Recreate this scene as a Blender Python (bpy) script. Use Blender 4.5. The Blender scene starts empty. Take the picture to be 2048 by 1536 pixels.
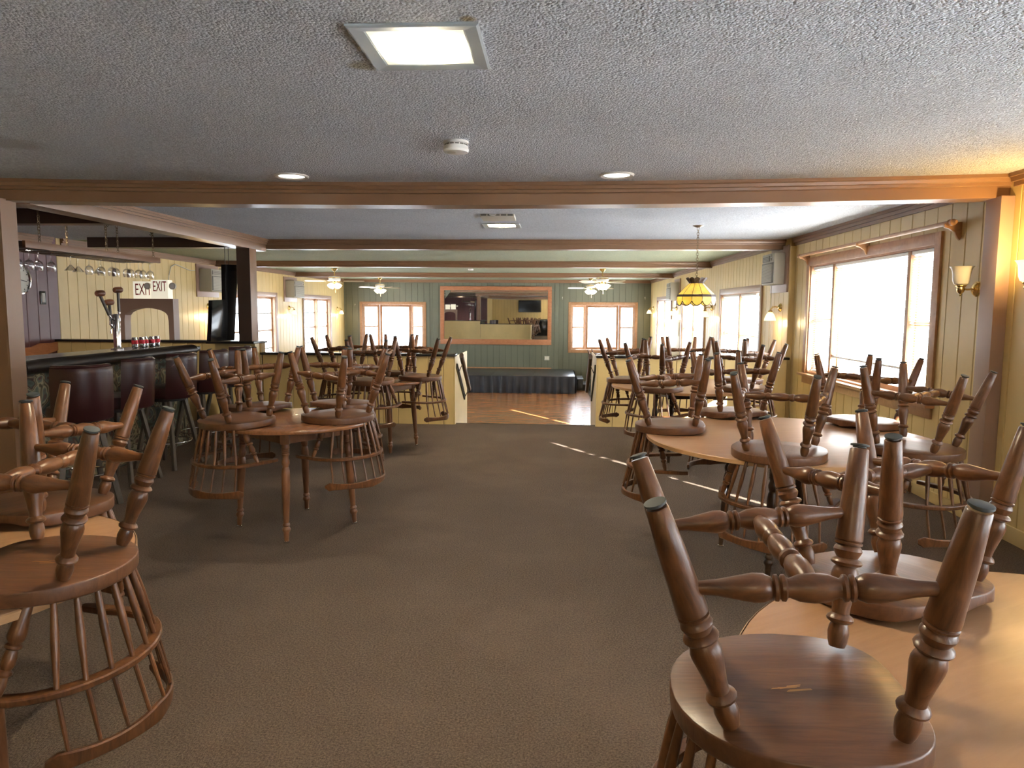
import bpy, bmesh, math, random
from mathutils import Matrix, Vector
random.seed(7)
PI = math.pi
R = math.radians
scene = bpy.context.scene
COL = scene.collection

# ------------------------------------------------------------------ camera
FPX, PITCH, YAW, ROLL, HCAM = 1440.0, 0.1031, 0.0590, -0.0061, 1.5
def cam_axes():
    cy, sy, cp, sp = math.cos(YAW), math.sin(YAW), math.cos(PITCH), math.sin(PITCH)
    fw = Vector((-sy*cp, cy*cp, -sp)); r0 = Vector((cy, sy, 0)); d0 = fw.cross(r0)
    r = r0*math.cos(ROLL) + d0*math.sin(ROLL); d = d0*math.cos(ROLL) - r0*math.sin(ROLL)
    return r, d, fw
_r, _d, _f = cam_axes()
cd = bpy.data.cameras.new('camera'); cam = bpy.data.objects.new('camera', cd); COL.objects.link(cam)
cd.sensor_width = 36.0; cd.lens = FPX/2048*36.0; cd.clip_start = 0.05; cd.clip_end = 300
cam.matrix_world = Matrix(((_r.x, -_d.x, -_f.x, 0), (_r.y, -_d.y, -_f.y, 0), (_r.z, -_d.z, -_f.z, HCAM), (0, 0, 0, 1)))
scene.camera = cam

# ------------------------------------------------------------------ world, sun, exposure
SKY = 7.5
w = bpy.data.worlds.new('sky'); scene.world = w; w.use_nodes = True
bg = w.node_tree.nodes['Background']; bg.inputs[0].default_value = (0.82, 0.91, 1.0, 1); bg.inputs[1].default_value = SKY
sd = bpy.data.lights.new('sun', 'SUN'); sd.energy = 45.0; sd.angle = R(0.5); sd.color = (1.0, 0.93, 0.82)
sun = bpy.data.objects.new('sun', sd); COL.objects.link(sun)
_el = R(19.5); _t = Vector((-0.56, 0.83, 0)).normalized()*math.cos(_el) + Vector((0, 0, -math.sin(_el)))
sun.rotation_euler = _t.to_track_quat('-Z', 'Y').to_euler(); sun.location = (20, -25, 12)
scene.view_settings.view_transform = 'Standard'
scene.view_settings.look = 'None'
scene.view_settings.gamma = 1.0
scene.view_settings.use_curve_mapping = False
scene.view_settings.exposure = 1.22
def portal(loc, rot, sx, sy):                       # guides daylight sampling through a window opening; gives no light of its own
    l = bpy.data.lights.new('daylight_portal', 'AREA'); l.shape = 'RECTANGLE'; l.size = sx; l.size_y = sy
    l.cycles.is_portal = True
    o = bpy.data.objects.new('daylight_portal', l); COL.objects.link(o); o.location = loc; o.rotation_euler = rot

# ------------------------------------------------------------------ materials
MATS = {}
def mat(name, col, rough=0.6, metal=0.0, spec=0.5, emit=None, estr=0.0, coat=0.0):
    if name in MATS: return MATS[name]
    m = bpy.data.materials.new(name); m.use_nodes = True
    b = m.node_tree.nodes['Principled BSDF']
    b.inputs['Base Color'].default_value = (*col, 1); b.inputs['Roughness'].default_value = rough
    b.inputs['Metallic'].default_value = metal; b.inputs['Specular IOR Level'].default_value = spec
    b.inputs['Coat Weight'].default_value = coat
    if emit: b.inputs['Emission Color'].default_value = (*emit, 1); b.inputs['Emission Strength'].default_value = estr
    MATS[name] = m; return m
def nodes(m): return m.node_tree.nodes, m.node_tree.links, m.node_tree.nodes['Principled BSDF']
def ramp(N, stops):
    r = N.new('ShaderNodeValToRGB'); e = r.color_ramp.elements
    while len(e) < len(stops): e.new(0.5)
    for k, (p, c) in enumerate(stops): e[k].position = p; e[k].color = (*c, 1)
    return r
def texco(N, L, scale, rot=(0, 0, 0), which='Object'):
    t = N.new('ShaderNodeTexCoord'); mp = N.new('ShaderNodeMapping')
    mp.inputs['Scale'].default_value = scale; mp.inputs['Rotation'].default_value = rot
    L.new(t.outputs[which], mp.inputs['Vector']); return mp.outputs['Vector']
def noise(N, L, vec, scale, detail=3, rough=0.5, dist=0.0):
    n = N.new('ShaderNodeTexNoise'); n.inputs['Scale'].default_value = scale; n.inputs['Detail'].default_value = detail
    n.inputs['Roughness'].default_value = rough; n.inputs['Distortion'].default_value = dist
    L.new(vec, n.inputs['Vector']); return n
def bump(N, L, b, height, strength, dist):
    bp = N.new('ShaderNodeBump'); bp.inputs['Strength'].default_value = strength; bp.inputs['Distance'].default_value = dist
    L.new(height, bp.inputs['Height']); L.new(bp.outputs['Normal'], b.inputs['Normal']); return bp
def wood(name, c1, c2, scale=(14, 14, 1.6), rough=0.35, coat=0.0, vary=0.0, spec=0.5):
    m = mat(name, c1, rough, coat=coat, spec=spec); N, L, b = nodes(m)
    v = texco(N, L, scale)
    n = noise(N, L, v, 2.2, 5, 0.6, 1.2)
    r = ramp(N, [(0.28, c1), (0.72, c2)]); L.new(n.outputs['Fac'], r.inputs['Fac'])
    out = r.outputs['Color']
    if vary:
        oi = N.new('ShaderNodeObjectInfo'); mr = N.new('ShaderNodeMapRange'); hs = N.new('ShaderNodeHueSaturation')
        mr.inputs['To Min'].default_value = 1-vary; mr.inputs['To Max'].default_value = 1+vary
        L.new(oi.outputs['Random'], mr.inputs['Value']); L.new(mr.outputs[0], hs.inputs['Value']); L.new(out, hs.inputs['Color']); out = hs.outputs['Color']
    L.new(out, b.inputs['Base Color'])
    bump(N, L, b, n.outputs['Fac'], 0.08, 0.01)
    return m
def painted(name, c, rough=0.5, mottled=0.12, spec=0.5, scale=1.2):
    m = mat(name, c, rough, spec=spec); N, L, b = nodes(m)
    v = texco(N, L, (1, 1, 0.6)); n = noise(N, L, v, scale, 4, 0.6)
    lo = tuple(x*(1-mottled) for x in c); hi = tuple(min(1, x*(1+mottled)) for x in c)
    r = ramp(N, [(0.3, lo), (0.7, hi)]); L.new(n.outputs['Fac'], r.inputs['Fac']); L.new(r.outputs['Color'], b.inputs['Base Color'])
    n2 = noise(N, L, v, 60, 2); bump(N, L, b, n2.outputs['Fac'], 0.06, 0.004)
    return m
# ceilings: sprayed popcorn texture
def popcorn(name, c, stains=()):
    m = mat(name, c, 0.95, spec=0.2); N, L, b = nodes(m)
    v = texco(N, L, (1, 1, 1))
    vo = N.new('ShaderNodeTexVoronoi'); vo.inputs['Scale'].default_value = 95; vo.inputs['Randomness'].default_value = 1.0
    L.new(v, vo.inputs['Vector'])
    n = noise(N, L, v, 140, 3, 0.7)
    ad = N.new('ShaderNodeMath'); ad.operation = 'SUBTRACT'; L.new(n.outputs['Fac'], ad.inputs[0]); L.new(vo.outputs['Distance'], ad.inputs[1])
    bump(N, L, b, ad.outputs[0], 1.0, 0.018)
    big = noise(N, L, v, 0.8, 3)
    r = ramp(N, [(0.35, tuple(x*0.90 for x in c)), (0.65, c)]); L.new(big.outputs['Fac'], r.inputs['Fac'])
    out = r.outputs['Color']
    sp = ramp(N, [(0.34, (0.60, 0.60, 0.62)), (0.55, (1.0, 1.0, 1.0)), (0.68, (1.2, 1.2, 1.2))]); ns = noise(N, L, v, 62, 4, 0.8); L.new(ns.outputs['Fac'], sp.inputs['Fac'])
    mu = N.new('ShaderNodeMixRGB'); mu.blend_type = 'MULTIPLY'; mu.inputs['Fac'].default_value = 0.8; L.new(out, mu.inputs['Color1']); L.new(sp.outputs['Color'], mu.inputs['Color2']); out = mu.outputs['Color']
    for (sx, sy, sr, sc) in stains:                 # old water stains on the ceiling
        sub = N.new('ShaderNodeVectorMath'); sub.operation = 'DISTANCE'; sub.inputs[1].default_value = (sx, sy, 2.41)
        L.new(v, sub.inputs[0])
        wob = noise(N, L, v, 14, 3); mm = N.new('ShaderNodeMath'); mm.operation = 'MULTIPLY_ADD'
        L.new(wob.outputs['Fac'], mm.inputs[0]); mm.inputs[1].default_value = sr*0.9; L.new(sub.outputs['Value'], mm.inputs[2])
        mr = N.new('ShaderNodeMapRange'); mr.inputs['From Min'].default_value = sr*1.35; mr.inputs['From Max'].default_value = sr*0.9
        L.new(mm.outputs[0], mr.inputs['Value'])
        mx = N.new('ShaderNodeMixRGB'); mx.inputs['Color2'].default_value = (*sc, 1); L.new(mr.outputs[0], mx.inputs['Fac']); L.new(out, mx.inputs['Color1']); out = mx.outputs['Color']
    L.new(out, b.inputs['Base Color'])
    return m
def carpet(name, c1, c2):
    m = mat(name, c1, 1.0, spec=0.1); N, L, b = nodes(m)
    v = texco(N, L, (1, 1, 1)); v2 = texco(N, L, (230, 60, 1))
    n1 = noise(N, L, v, 1.1, 4, 0.6); n2 = noise(N, L, v, 120, 4, 0.85); n3 = noise(N, L, v2, 1.0, 2)
    r1 = ramp(N, [(0.3, tuple(x*0.86 for x in c1)), (0.7, c1)]); L.new(n1.outputs['Fac'], r1.inputs['Fac'])
    r2 = ramp(N, [(0.36, (0.35, 0.35, 0.35)), (0.66, (1.65, 1.6, 1.55))]); L.new(n2.outputs['Fac'], r2.inputs['Fac'])
    mx = N.new('ShaderNodeMixRGB'); mx.blend_type = 'MULTIPLY'; mx.inputs['Fac'].default_value = 0.9
    L.new(r1.outputs['Color'], mx.inputs['Color1']); L.new(r2.outputs['Color'], mx.inputs['Color2'])
    ms = N.new('ShaderNodeMixRGB'); ms.blend_type = 'MIX'; L.new(mx.outputs['Color'], ms.inputs['Color1']); ms.inputs['Color2'].default_value = (*c2, 1)
    n4 = noise(N, L, v, 0.55, 5, 0.7); mr = N.new('ShaderNodeMapRange'); mr.inputs['From Min'].default_value = 0.5; mr.inputs['From Max'].default_value = 0.75; mr.inputs['To Max'].default_value = 0.55
    L.new(n4.outputs['Fac'], mr.inputs['Value']); L.new(mr.outputs[0], ms.inputs['Fac'])
    L.new(ms.outputs['Color'], b.inputs['Base Color'])
    ad = N.new('ShaderNodeMath'); L.new(n2.outputs['Fac'], ad.inputs[0]); L.new(n3.outputs['Fac'], ad.inputs[1])
    bump(N, L, b, ad.outputs[0], 0.9, 0.012)
    return m
def clear_glass(name, tint=(1, 1, 1), gloss=0.08):
    m = bpy.data.materials.new(name); m.use_nodes = True; N, L = m.node_tree.nodes, m.node_tree.links
    for n in list(N): N.remove(n)
    o = N.new('ShaderNodeOutputMaterial'); mx = N.new('ShaderNodeMixShader'); t = N.new('ShaderNodeBsdfTransparent'); g = N.new('ShaderNodeBsdfGlossy')
    t.inputs['Color'].default_value = (*tint, 1); g.inputs['Roughness'].default_value = 0.03
    lw = N.new('ShaderNodeLayerWeight'); lw.inputs['Blend'].default_value = 0.25
    ma = N.new('ShaderNodeMath'); ma.operation = 'MULTIPLY_ADD'; ma.inputs[1].default_value = 0.7; ma.inputs[2].default_value = gloss; ma.use_clamp = True
    L.new(lw.outputs['Facing'], ma.inputs[0]); L.new(ma.outputs[0], mx.inputs['Fac'])
    L.new(t.outputs[0], mx.inputs[1]); L.new(g.outputs[0], mx.inputs[2]); L.new(mx.outputs[0], o.inputs['Surface'])
    MATS[name] = m; return m
def pane_glass(name):
    m = bpy.data.materials.new(name); m.use_nodes = True; N, L = m.node_tree.nodes, m.node_tree.links
    for n in list(N): N.remove(n)
    o = N.new('ShaderNodeOutputMaterial'); mx = N.new('ShaderNodeMixShader'); t = N.new('ShaderNodeBsdfTransparent'); g = N.new('ShaderNodeBsdfGlossy')
    g.inputs['Roughness'].default_value = 0.02; mx.inputs['Fac'].default_value = 0.06; t.inputs['Color'].default_value = (0.96, 0.98, 1, 1)
    L.new(t.outputs[0], mx.inputs[1]); L.new(g.outputs[0], mx.inputs[2]); L.new(mx.outputs[0], o.inputs['Surface'])
    MATS[name] = m; return m
def stained_glass(name, c):
    m = bpy.data.materials.new(name); m.use_nodes = True; N, L = m.node_tree.nodes, m.node_tree.links
    for n in list(N): N.remove(n)
    o = N.new('ShaderNodeOutputMaterial'); mx = N.new('ShaderNodeMixShader'); d = N.new('ShaderNodeBsdfPrincipled'); t = N.new('ShaderNodeBsdfTranslucent')
    v = texco(N, L, (1, 1, 1)); n = noise(N, L, v, 14, 4, 0.6, 0.8); r = ramp(N, [(0.3, tuple(x*0.75 for x in c)), (0.7, c)])
    L.new(n.outputs['Fac'], r.inputs['Fac'])
    for s in (d, t): L.new(r.outputs['Color'], s.inputs[0])
    d.inputs['Roughness'].default_value = 0.2; mx.inputs['Fac'].default_value = 0.6
    L.new(d.outputs[0], mx.inputs[1]); L.new(t.outputs[0], mx.inputs[2]); L.new(mx.outputs[0], o.inputs['Surface'])
    MATS[name] = m; return m

# chairs and tables
wood('chair_wood', (0.060, 0.023, 0.009), (0.185, 0.074, 0.027), (18, 18, 5), 0.33, vary=0.16)
wood('seat_wood', (0.078, 0.031, 0.014), (0.150, 0.064, 0.028), (26, 3.0, 10), 0.36, vary=0.12)
wood('table_wood', (0.16, 0.062, 0.024), (0.27, 0.115, 0.05), (3, 20, 10), 0.25, coat=0.15)
wood('table_leg_wood', (0.13, 0.052, 0.022), (0.25, 0.11, 0.05), (14, 14, 3), 0.35)
wood('dark_leg_wood', (0.035, 0.018, 0.010), (0.09, 0.045, 0.022), (14, 14, 3), 0.35)
wood('laminate_tan', (0.34, 0.182, 0.092), (0.40, 0.226, 0.118), (1.5, 9, 5), 0.34, spec=0.4)
wood('laminate_edge', (0.40, 0.22, 0.10), (0.48, 0.28, 0.13), (10, 10, 30), 0.4)
mat('glide', (0.050, 0.055, 0.055), 0.7)
mat('chrome_glide', (0.75, 0.75, 0.75), 0.2, 1.0)
# room
popcorn('popcorn_white', (0.80, 0.83, 0.88), [(-0.72, 2.72, 0.07, (0.48, 0.44, 0.34)), (-0.28, 2.325, 0.035, (0.50, 0.40, 0.24)), (-3.0, 3.9, 0.22, (0.55, 0.55, 0.56))])
popcorn('popcorn_green', (0.50, 0.53, 0.36))
carpet('carpet_brown', (0.180, 0.138, 0.110), (0.225, 0.162, 0.125))
carpet('carpet_grey', (0.17, 0.155, 0.135), (0.20, 0.18, 0.15))
painted('paint_yellow', (0.63, 0.465, 0.20), 0.42)
painted('paint_yellow_groove', (0.27, 0.18, 0.075), 0.7)
painted('paint_green', (0.145, 0.152, 0.108), 0.45)
painted('paint_green_groove', (0.06, 0.062, 0.04), 0.7)
painted('paint_maroon', (0.115, 0.042, 0.048), 0.4)
painted('paint_maroon_groove', (0.035, 0.014, 0.016), 0.7)
painted('paint_brown', (0.235, 0.128, 0.068), 0.38, 0.06)
painted('paint_brown_groove', (0.12, 0.07, 0.04), 0.6)
painted('paint_darkbrown', (0.072, 0.042, 0.028), 0.45)
painted('paint_mauve', (0.33, 0.215, 0.165), 0.4, 0.06)
painted('paint_white', (0.78, 0.77, 0.74), 0.5, 0.04)
painted('plaster', (0.6, 0.52, 0.36), 0.8)
wood('trim_wood', (0.34, 0.165, 0.075), (0.46, 0.25, 0.125), (5, 5, 5), 0.4)
wood('redwood', (0.36, 0.13, 0.055), (0.47, 0.20, 0.09), (3, 3, 12), 0.45)
mat('black_cap', (0.018, 0.016, 0.016), 0.25)
mat('black_matte', (0.012, 0.012, 0.013), 0.6)
mat('black_gloss', (0.008, 0.008, 0.009), 0.12)
mat('off_white', (0.58, 0.55, 0.47), 0.5)
mat('grille_dark', (0.16, 0.155, 0.14), 0.6)
mat('grille_grey', (0.46, 0.45, 0.41), 0.6)
mat('brass', (0.72, 0.53, 0.22), 0.22, 1.0)
mat('dark_brass', (0.16, 0.11, 0.06), 0.35, 1.0)
mat('bronze_lamp', (0.045, 0.022, 0.014), 0.45)
mat('chrome', (0.8, 0.8, 0.82), 0.12, 1.0)
mat('mirror', (0.86, 0.88, 0.86), 0.015, 1.0)
mat('red_paint', (0.35, 0.018, 0.03), 0.5)
mat('sign_white', (0.82, 0.78, 0.68), 0.5)
mat('ac_beige', (0.40, 0.375, 0.31), 0.5)
mat('sign_glow', (0.82, 0.78, 0.68), 0.5, emit=(1, 0.92, 0.72), estr=0.28)  # sign white with faint emission added to brighten the EXIT faces
mat('blind_white', (0.85, 0.85, 0.83), 0.5)
mat('frosted_off', (0.66, 0.64, 0.58), 0.35)
mat('snow', (0.80, 0.82, 0.85), 0.9)
mat('roof_blue', (0.20, 0.27, 0.36), 0.8)
mat('bulb_glow', (1, 0.95, 0.85), 0.4, emit=(1, 0.86, 0.62), estr=9)
mat('shade_glow', (0.95, 0.9, 0.8), 0.35, emit=(1, 0.86, 0.60), estr=1.6)
mat('shade_warm', (0.95, 0.85, 0.6), 0.35, emit=(1, 0.72, 0.34), estr=0.9)
mat('diffuser_glow', (0.95, 0.95, 0.9), 0.4, emit=(1, 0.87, 0.56), estr=4.0)
m = MATS['diffuser_glow']; N, L, b = nodes(m)
v = texco(N, L, (1, 1, 1)); ln = N.new('ShaderNodeVectorMath'); ln.operation = 'LENGTH'; L.new(v, ln.inputs[0])
mr = N.new('ShaderNodeMapRange'); mr.inputs['From Min'].default_value = 0.0; mr.inputs['From Max'].default_value = 0.20; mr.inputs['To Min'].default_value = 1.0; mr.inputs['To Max'].default_value = 0.0
pw = N.new('ShaderNodeMath'); pw.operation = 'POWER'; pw.inputs[1].default_value = 3.0; ma = N.new('ShaderNodeMath'); ma.operation = 'MULTIPLY_ADD'; ma.inputs[1].default_value = 560.0; ma.inputs[2].default_value = 0.42
L.new(ln.outputs['Value'], mr.inputs['Value']); L.new(mr.outputs[0], pw.inputs[0]); L.new(pw.outputs[0], ma.inputs[0]); L.new(ma.outputs[0], b.inputs['Emission Strength'])
b.inputs['Emission Color'].default_value = (1, 0.84, 0.56, 1)
mat('can_glow', (0.95, 0.95, 0.9), 0.4, emit=(1, 0.95, 0.82), estr=1.3)
mat('fixture_grey', (0.36, 0.40, 0.42), 0.4)
pane_glass('pane'); clear_glass('drink_glass')
stained_glass('glass_yellow', (0.88, 0.75, 0.26)); stained_glass('glass_daylit', (0.85, 0.83, 0.74))
m = mat('maroon_leather', (0.036, 0.009, 0.010), 0.3); N, L, b = nodes(m); bump(N, L, b, noise(N, L, texco(N, L, (1, 1, 1)), 90, 3).outputs['Fac'], 0.15, 0.004)
m = mat('black_leather', (0.014, 0.009, 0.008), 0.42); N, L, b = nodes(m); bump(N, L, b, noise(N, L, texco(N, L, (1, 1, 1)), 60, 3).outputs['Fac'], 0.2, 0.004)
m = mat('skirt_cloth', (0.024, 0.025, 0.033), 0.55, spec=0.5)
m = mat('stage_deck', (0.035, 0.035, 0.038), 0.30); N, L, b = nodes(m); bump(N, L, b, noise(N, L, texco(N, L, (1, 1, 1)), 30, 3).outputs['Fac'], 0.1, 0.01)
# dance floor: narrow strip parquet
m = mat('parquet', (0.3, 0.13, 0.05), 0.22, coat=0.2); N, L, b = nodes(m)
v = texco(N, L, (1, 1, 1)); br = N.new('ShaderNodeTexBrick'); br.inputs['Scale'].default_value = 1.0; br.inputs['Brick Width'].default_value = 0.30; br.inputs['Row Height'].default_value = 0.06
br.inputs['Mortar Size'].default_value = 0.0015; br.inputs['Color1'].default_value = (0.50, 0.22, 0.082, 1); br.inputs['Color2'].default_value = (0.36, 0.15, 0.055, 1); br.inputs['Mortar'].default_value = (0.10, 0.04, 0.015, 1)
L.new(v, br.inputs['Vector']); n = noise(N, L, texco(N, L, (1.2, 9, 1)), 3, 5, 0.7); r = ramp(N, [(0.3, (0.65, 0.65, 0.65)), (0.7, (1.25, 1.2, 1.1))]); L.new(n.outputs['Fac'], r.inputs['Fac'])
mx = N.new('ShaderNodeMixRGB'); mx.blend_type = 'MULTIPLY'; mx.inputs['Fac'].default_value = 0.8; L.new(br.outputs['Color'], mx.inputs['Color1']); L.new(r.outputs['Color'], mx.inputs['Color2']); L.new(mx.outputs['Color'], b.inputs['Base Color'])
bump(N, L, b, n.outputs['Fac'], 0.12, 0.01)
# bar front: tapestry of scrolling leaves
m = mat('tapestry', (0.08, 0.08, 0.06), 0.85, spec=0.2); N, L, b = nodes(m)
v = texco(N, L, (1, 1, 1)); ad = noise(N, L, v, 5.0, 1.6, 0.45, 1.5)
r = ramp(N, [(0.30, (0.030, 0.022, 0.018)), (0.39, (0.085, 0.11, 0.095)), (0.44, (0.060, 0.028, 0.028)), (0.48, (0.26, 0.22, 0.145)), (0.515, (0.045, 0.040, 0.030)), (0.55, (0.34, 0.30, 0.20)), (0.60, (0.11, 0.145, 0.125)), (0.66, (0.10, 0.045, 0.042)), (0.72, (0.28, 0.24, 0.16))])
L.new(ad.outputs[0], r.inputs['Fac']); L.new(r.outputs['Color'], b.inputs['Base Color'])

# ------------------------------------------------------------------ mesh helpers
class MB:
    def __init__(s): s.v = []; s.f = []
    def add(s, vs, fs):
        o = len(s.v); s.v += [tuple(p) for p in vs]; s.f += [tuple(i+o for i in f) for f in fs]; return s
    def box(s, x0, x1, y0, y1, z0, z1):
        vs = [(x, y, z) for z in (z0, z1) for y in (y0, y1) for x in (x0, x1)]
        return s.add(vs, [(0, 2, 3, 1), (4, 5, 7, 6), (0, 1, 5, 4), (2, 6, 7, 3), (0, 4, 6, 2), (1, 3, 7, 5)])
    def xf(s, M, other):
        return s.add([M @ Vector(p) for p in other.v], other.f)
    def prism(s, poly, a0, a1, axis='z'):           # poly of 2D points extruded along an axis
        n = len(poly)
        def P(p, a): return {'z': (p[0], p[1], a), 'y': (p[0], a, p[1]), 'x': (a, p[0], p[1])}[axis]
        vs = [P(p, a0) for p in poly] + [P(p, a1) for p in poly]
        fs = [tuple(range(n))[::-1], tuple(range(n, 2*n))] + [(i, (i+1) % n, n+(i+1) % n, n+i) for i in range(n)]
        if axis == 'y': fs = [f[::-1] for f in fs]
        return s.add(vs, fs)
    def lathe(s, prof, n=16, M=None, cap=True):     # prof: (r, z) list
        vs = []; fs = []; k = len(prof)
        for r, z in prof:
            for i in range(n):
                a = 2*PI*i/n; vs.append(Vector((r*math.cos(a), r*math.sin(a), z)))
        for j in range(k-1):
            for i in range(n):
                a, c = j*n+i, j*n+(i+1) % n; fs.append((a, c, c+n, a+n))
        if cap: fs.append(tuple(range(n))[::-1]); fs.append(tuple(range((k-1)*n, k*n)))
        if M is not None: vs = [M @ p for p in vs]
        return s.add(vs, fs)
    def rod(s, p0, p1, prof, n=12):                 # lathe along a segment; prof: (r, t) with t in 0..1
        p0, p1 = Vector(p0), Vector(p1); d = p1-p0; l = d.length
        M = Matrix.Translation(p0) @ d.to_track_quat('Z', 'Y').to_matrix().to_4x4()
        return s.lathe([(r, t*l) for r, t in prof], n, M)
    def cyl(s, p0, p1, r, n=12): return s.rod(p0, p1, [(r, 0), (r, 1)], n)
    def sweep(s, path, sect, up=(0, 0, 1), closed=False):   # sect: (side, up) offsets, may be a function of i
        path = [Vector(p) for p in path]; up = Vector(up); n = len(path); rows = []
        for i, p in enumerate(path):
            a = path[i-1] if (i or closed) else p; b = path[(i+1) % n] if (i < n-1 or closed) else p
            t = (b-a).normalized(); side = t.cross(up); side = side.normalized() if side.length > 1e-6 else Vector((1, 0, 0)); u2 = side.cross(t)
            sc = sect(i) if callable(sect) else sect
            rows.append([p+side*q[0]+u2*q[1] for q in sc])
        k = len(rows[0]); vs = [q for r in rows for q in r]; fs = []
        for i in range(n if closed else n-1):
            for j in range(k):
                a, c = i*k+j, i*k+(j+1) % k; d = ((i+1) % n)*k
                fs.append((a, d+j, d+(j+1) % k, c))
        if not closed: fs.append(tuple(range(k))); fs.append(tuple(range((n-1)*k, n*k))[::-1])
        return s.add(vs, fs)
    def tube(s, path, r, n=8, closed=False):
        return s.sweep(path, [(r*math.cos(2*PI*i/n), r*math.sin(2*PI*i/n)) for i in range(n)], (0.13, 0.21, 0.97), closed)
    def mesh(s, bevel=0.0, smooth=True):
        me = bpy.data.meshes.new('m'); me.from_pydata(s.v, [], s.f)
        bm = bmesh.new(); bm.from_mesh(me)
        bmesh.ops.recalc_face_normals(bm, faces=bm.faces)
        if bevel:
            es = [e for e in bm.edges if len(e.link_faces) == 2 and e.calc_face_angle(0) > 0.9]
            bmesh.ops.bevel(bm, geom=es, offset=bevel, segments=2, affect='EDGES', profile=0.6)
        bm.to_mesh(me); bm.free()
        if smooth:
            me.polygons.foreach_set('use_smooth', [True]*len(me.polygons)); me.set_sharp_from_angle(angle=R(38))
        return me
    def build(s, name, material, parent=None, bevel=0.0, smooth=True):
        return link(name, s.mesh(bevel, smooth), material, parent)
def link(name, me, material, parent=None):
    me.name = name
    if material and not me.materials: me.materials.append(MATS[material])
    o = bpy.data.objects.new(name, me); COL.objects.link(o)
    if parent: o.parent = parent
    return o
def tag(o, label, cat, group=None):
    o['label'] = label; o['category'] = cat
    if group: o['group'] = group
    return o
def struct(o): o['kind'] = 'structure'; return o
def thing(name, label, cat, loc=(0, 0, 0), rz=0.0, group=None):
    o = bpy.data.objects.new(name, None); COL.objects.link(o); o.empty_display_size = 0.1
    o.location = loc; o.rotation_euler = (0, 0, rz); return tag(o, label, cat, group)
def copy_tree(o, parent=None):
    c = o.copy(); COL.objects.link(c); c.parent = parent
    for ch in list(o.children): copy_tree(ch, c)
    return c
RIGHT, LEFT, BACK = PI/2, -PI/2, PI          # turn a wall fitting (x along wall, y out of the wall) onto that wall
def text_mesh(body, size, depth=0.002):
    cu = bpy.data.curves.new('t', 'FONT'); cu.body = body; cu.size = size; cu.extrude = depth; cu.align_x = 'CENTER'; cu.align_y = 'CENTER'
    t = bpy.data.objects.new('t', cu); COL.objects.link(t); dg = bpy.context.evaluated_depsgraph_get(); dg.update()
    me = bpy.data.meshes.new_from_object(t.evaluated_get(dg)); bpy.data.objects.remove(t); return me
def light(name, loc, power, col=(1, 0.8, 0.55), size=0.05, parent=None):
    l = bpy.data.lights.new(name, 'POINT'); l.energy = power; l.color = col; l.shadow_soft_size = size
    o = bpy.data.objects.new(name, l); COL.objects.link(o); o.location = loc
    if parent: o.parent = parent
    return o
# ------------------------------------------------------------------ the setting
XR, XRL, XL, YB, YH, ZC, ZL, YF = 3.0, 2.93, -6.65, 22.5, 9.25, 2.41, -0.85, -3.2
def plank_wall(name, p0, p1, normal, z0, z1, holes=(), width=0.205, paint='paint_yellow', thick=0.12, cap=None, paints=None, offset=0.0):
    """A solid wall whose face towards the room carries separate grooved planks. holes: (s0, s1, z0, z1) along p0->p1."""
    p0, p1 = Vector((*p0, 0)), Vector((*p1, 0)); d = (p1-p0); Ln = d.length; d.normalize(); nrm = Vector((*normal, 0))
    def W(s, n, z): q = p0+d*s+nrm*n; return (q.x, q.y, z)
    def cols(a, b):
        cuts = sorted({a, b} | {h for H in holes for h in H[:2] if a+1e-4 < h < b-1e-4})
        out = []
        for u, v in zip(cuts, cuts[1:]):
            iv = [(z0, z1)]
            for h in holes:
                if h[0] < (u+v)/2 < h[1]:
                    nv = []
                    for lo, hi in iv:
                        if h[2] > lo: nv.append((lo, min(hi, h[2])))
                        if h[3] < hi: nv.append((max(lo, h[3]), hi))
                    iv = [q for q in nv if q[1]-q[0] > 1e-3]
            out.append((u, v, iv))
        return out
    def block(mb, u, v, lo, hi, n0, n1, ch=0.0):
        sec = [(u, n0), (u, n1-ch), (u+ch, n1), (v-ch, n1), (v, n1-ch), (v, n0)] if ch else [(u, n0), (u, n1), (v, n1), (v, n0)]
        k = len(sec); vs = [W(s, n, lo) for s, n in sec]+[W(s, n, hi) for s, n in sec]
        mb.add(vs, [tuple(range(k)), tuple(range(k, 2*k))[::-1]]+[(i, k+i, k+(i+1) % k, (i+1) % k) for i in range(k)])
    mb = MB()
    for u, v, iv in cols(0, Ln):
        for lo, hi in iv: block(mb, u, v, lo, hi, -thick, -0.009)
    wall = struct(mb.build(name, paint+'_groove', smooth=False))  # darker backing colour puts shade into the plank grooves
    s = -offset
    while s < Ln-0.02:
        a, b = max(0.0, s), min(Ln, s+width); s += width
        if b-a < 0.02: continue
        pm = paint
        if paints:
            for lim, nm in paints:
                if (a+b)/2 < lim: pm = nm; break
        cs = cols(a, b); g = 0.003
        cs = [(u+(g if abs(u-a) < 1e-6 else 0), v-(g if abs(v-b) < 1e-6 else 0), iv) for u, v, iv in cs]
        if len(cs) == 1:
            for lo, hi in cs[0][2]:
                q = MB(); block(q, cs[0][0], cs[0][1], lo, hi, -0.009, 0, 0.004); q.build('plank', pm, wall, smooth=False)
        else:
            q = MB()
            for u, v, iv in cs:
                for lo, hi in iv: block(q, u, v, lo, hi, -0.009, 0, 0.0)
            if q.v: q.build('plank', pm, wall, smooth=False)
    return wall

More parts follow.
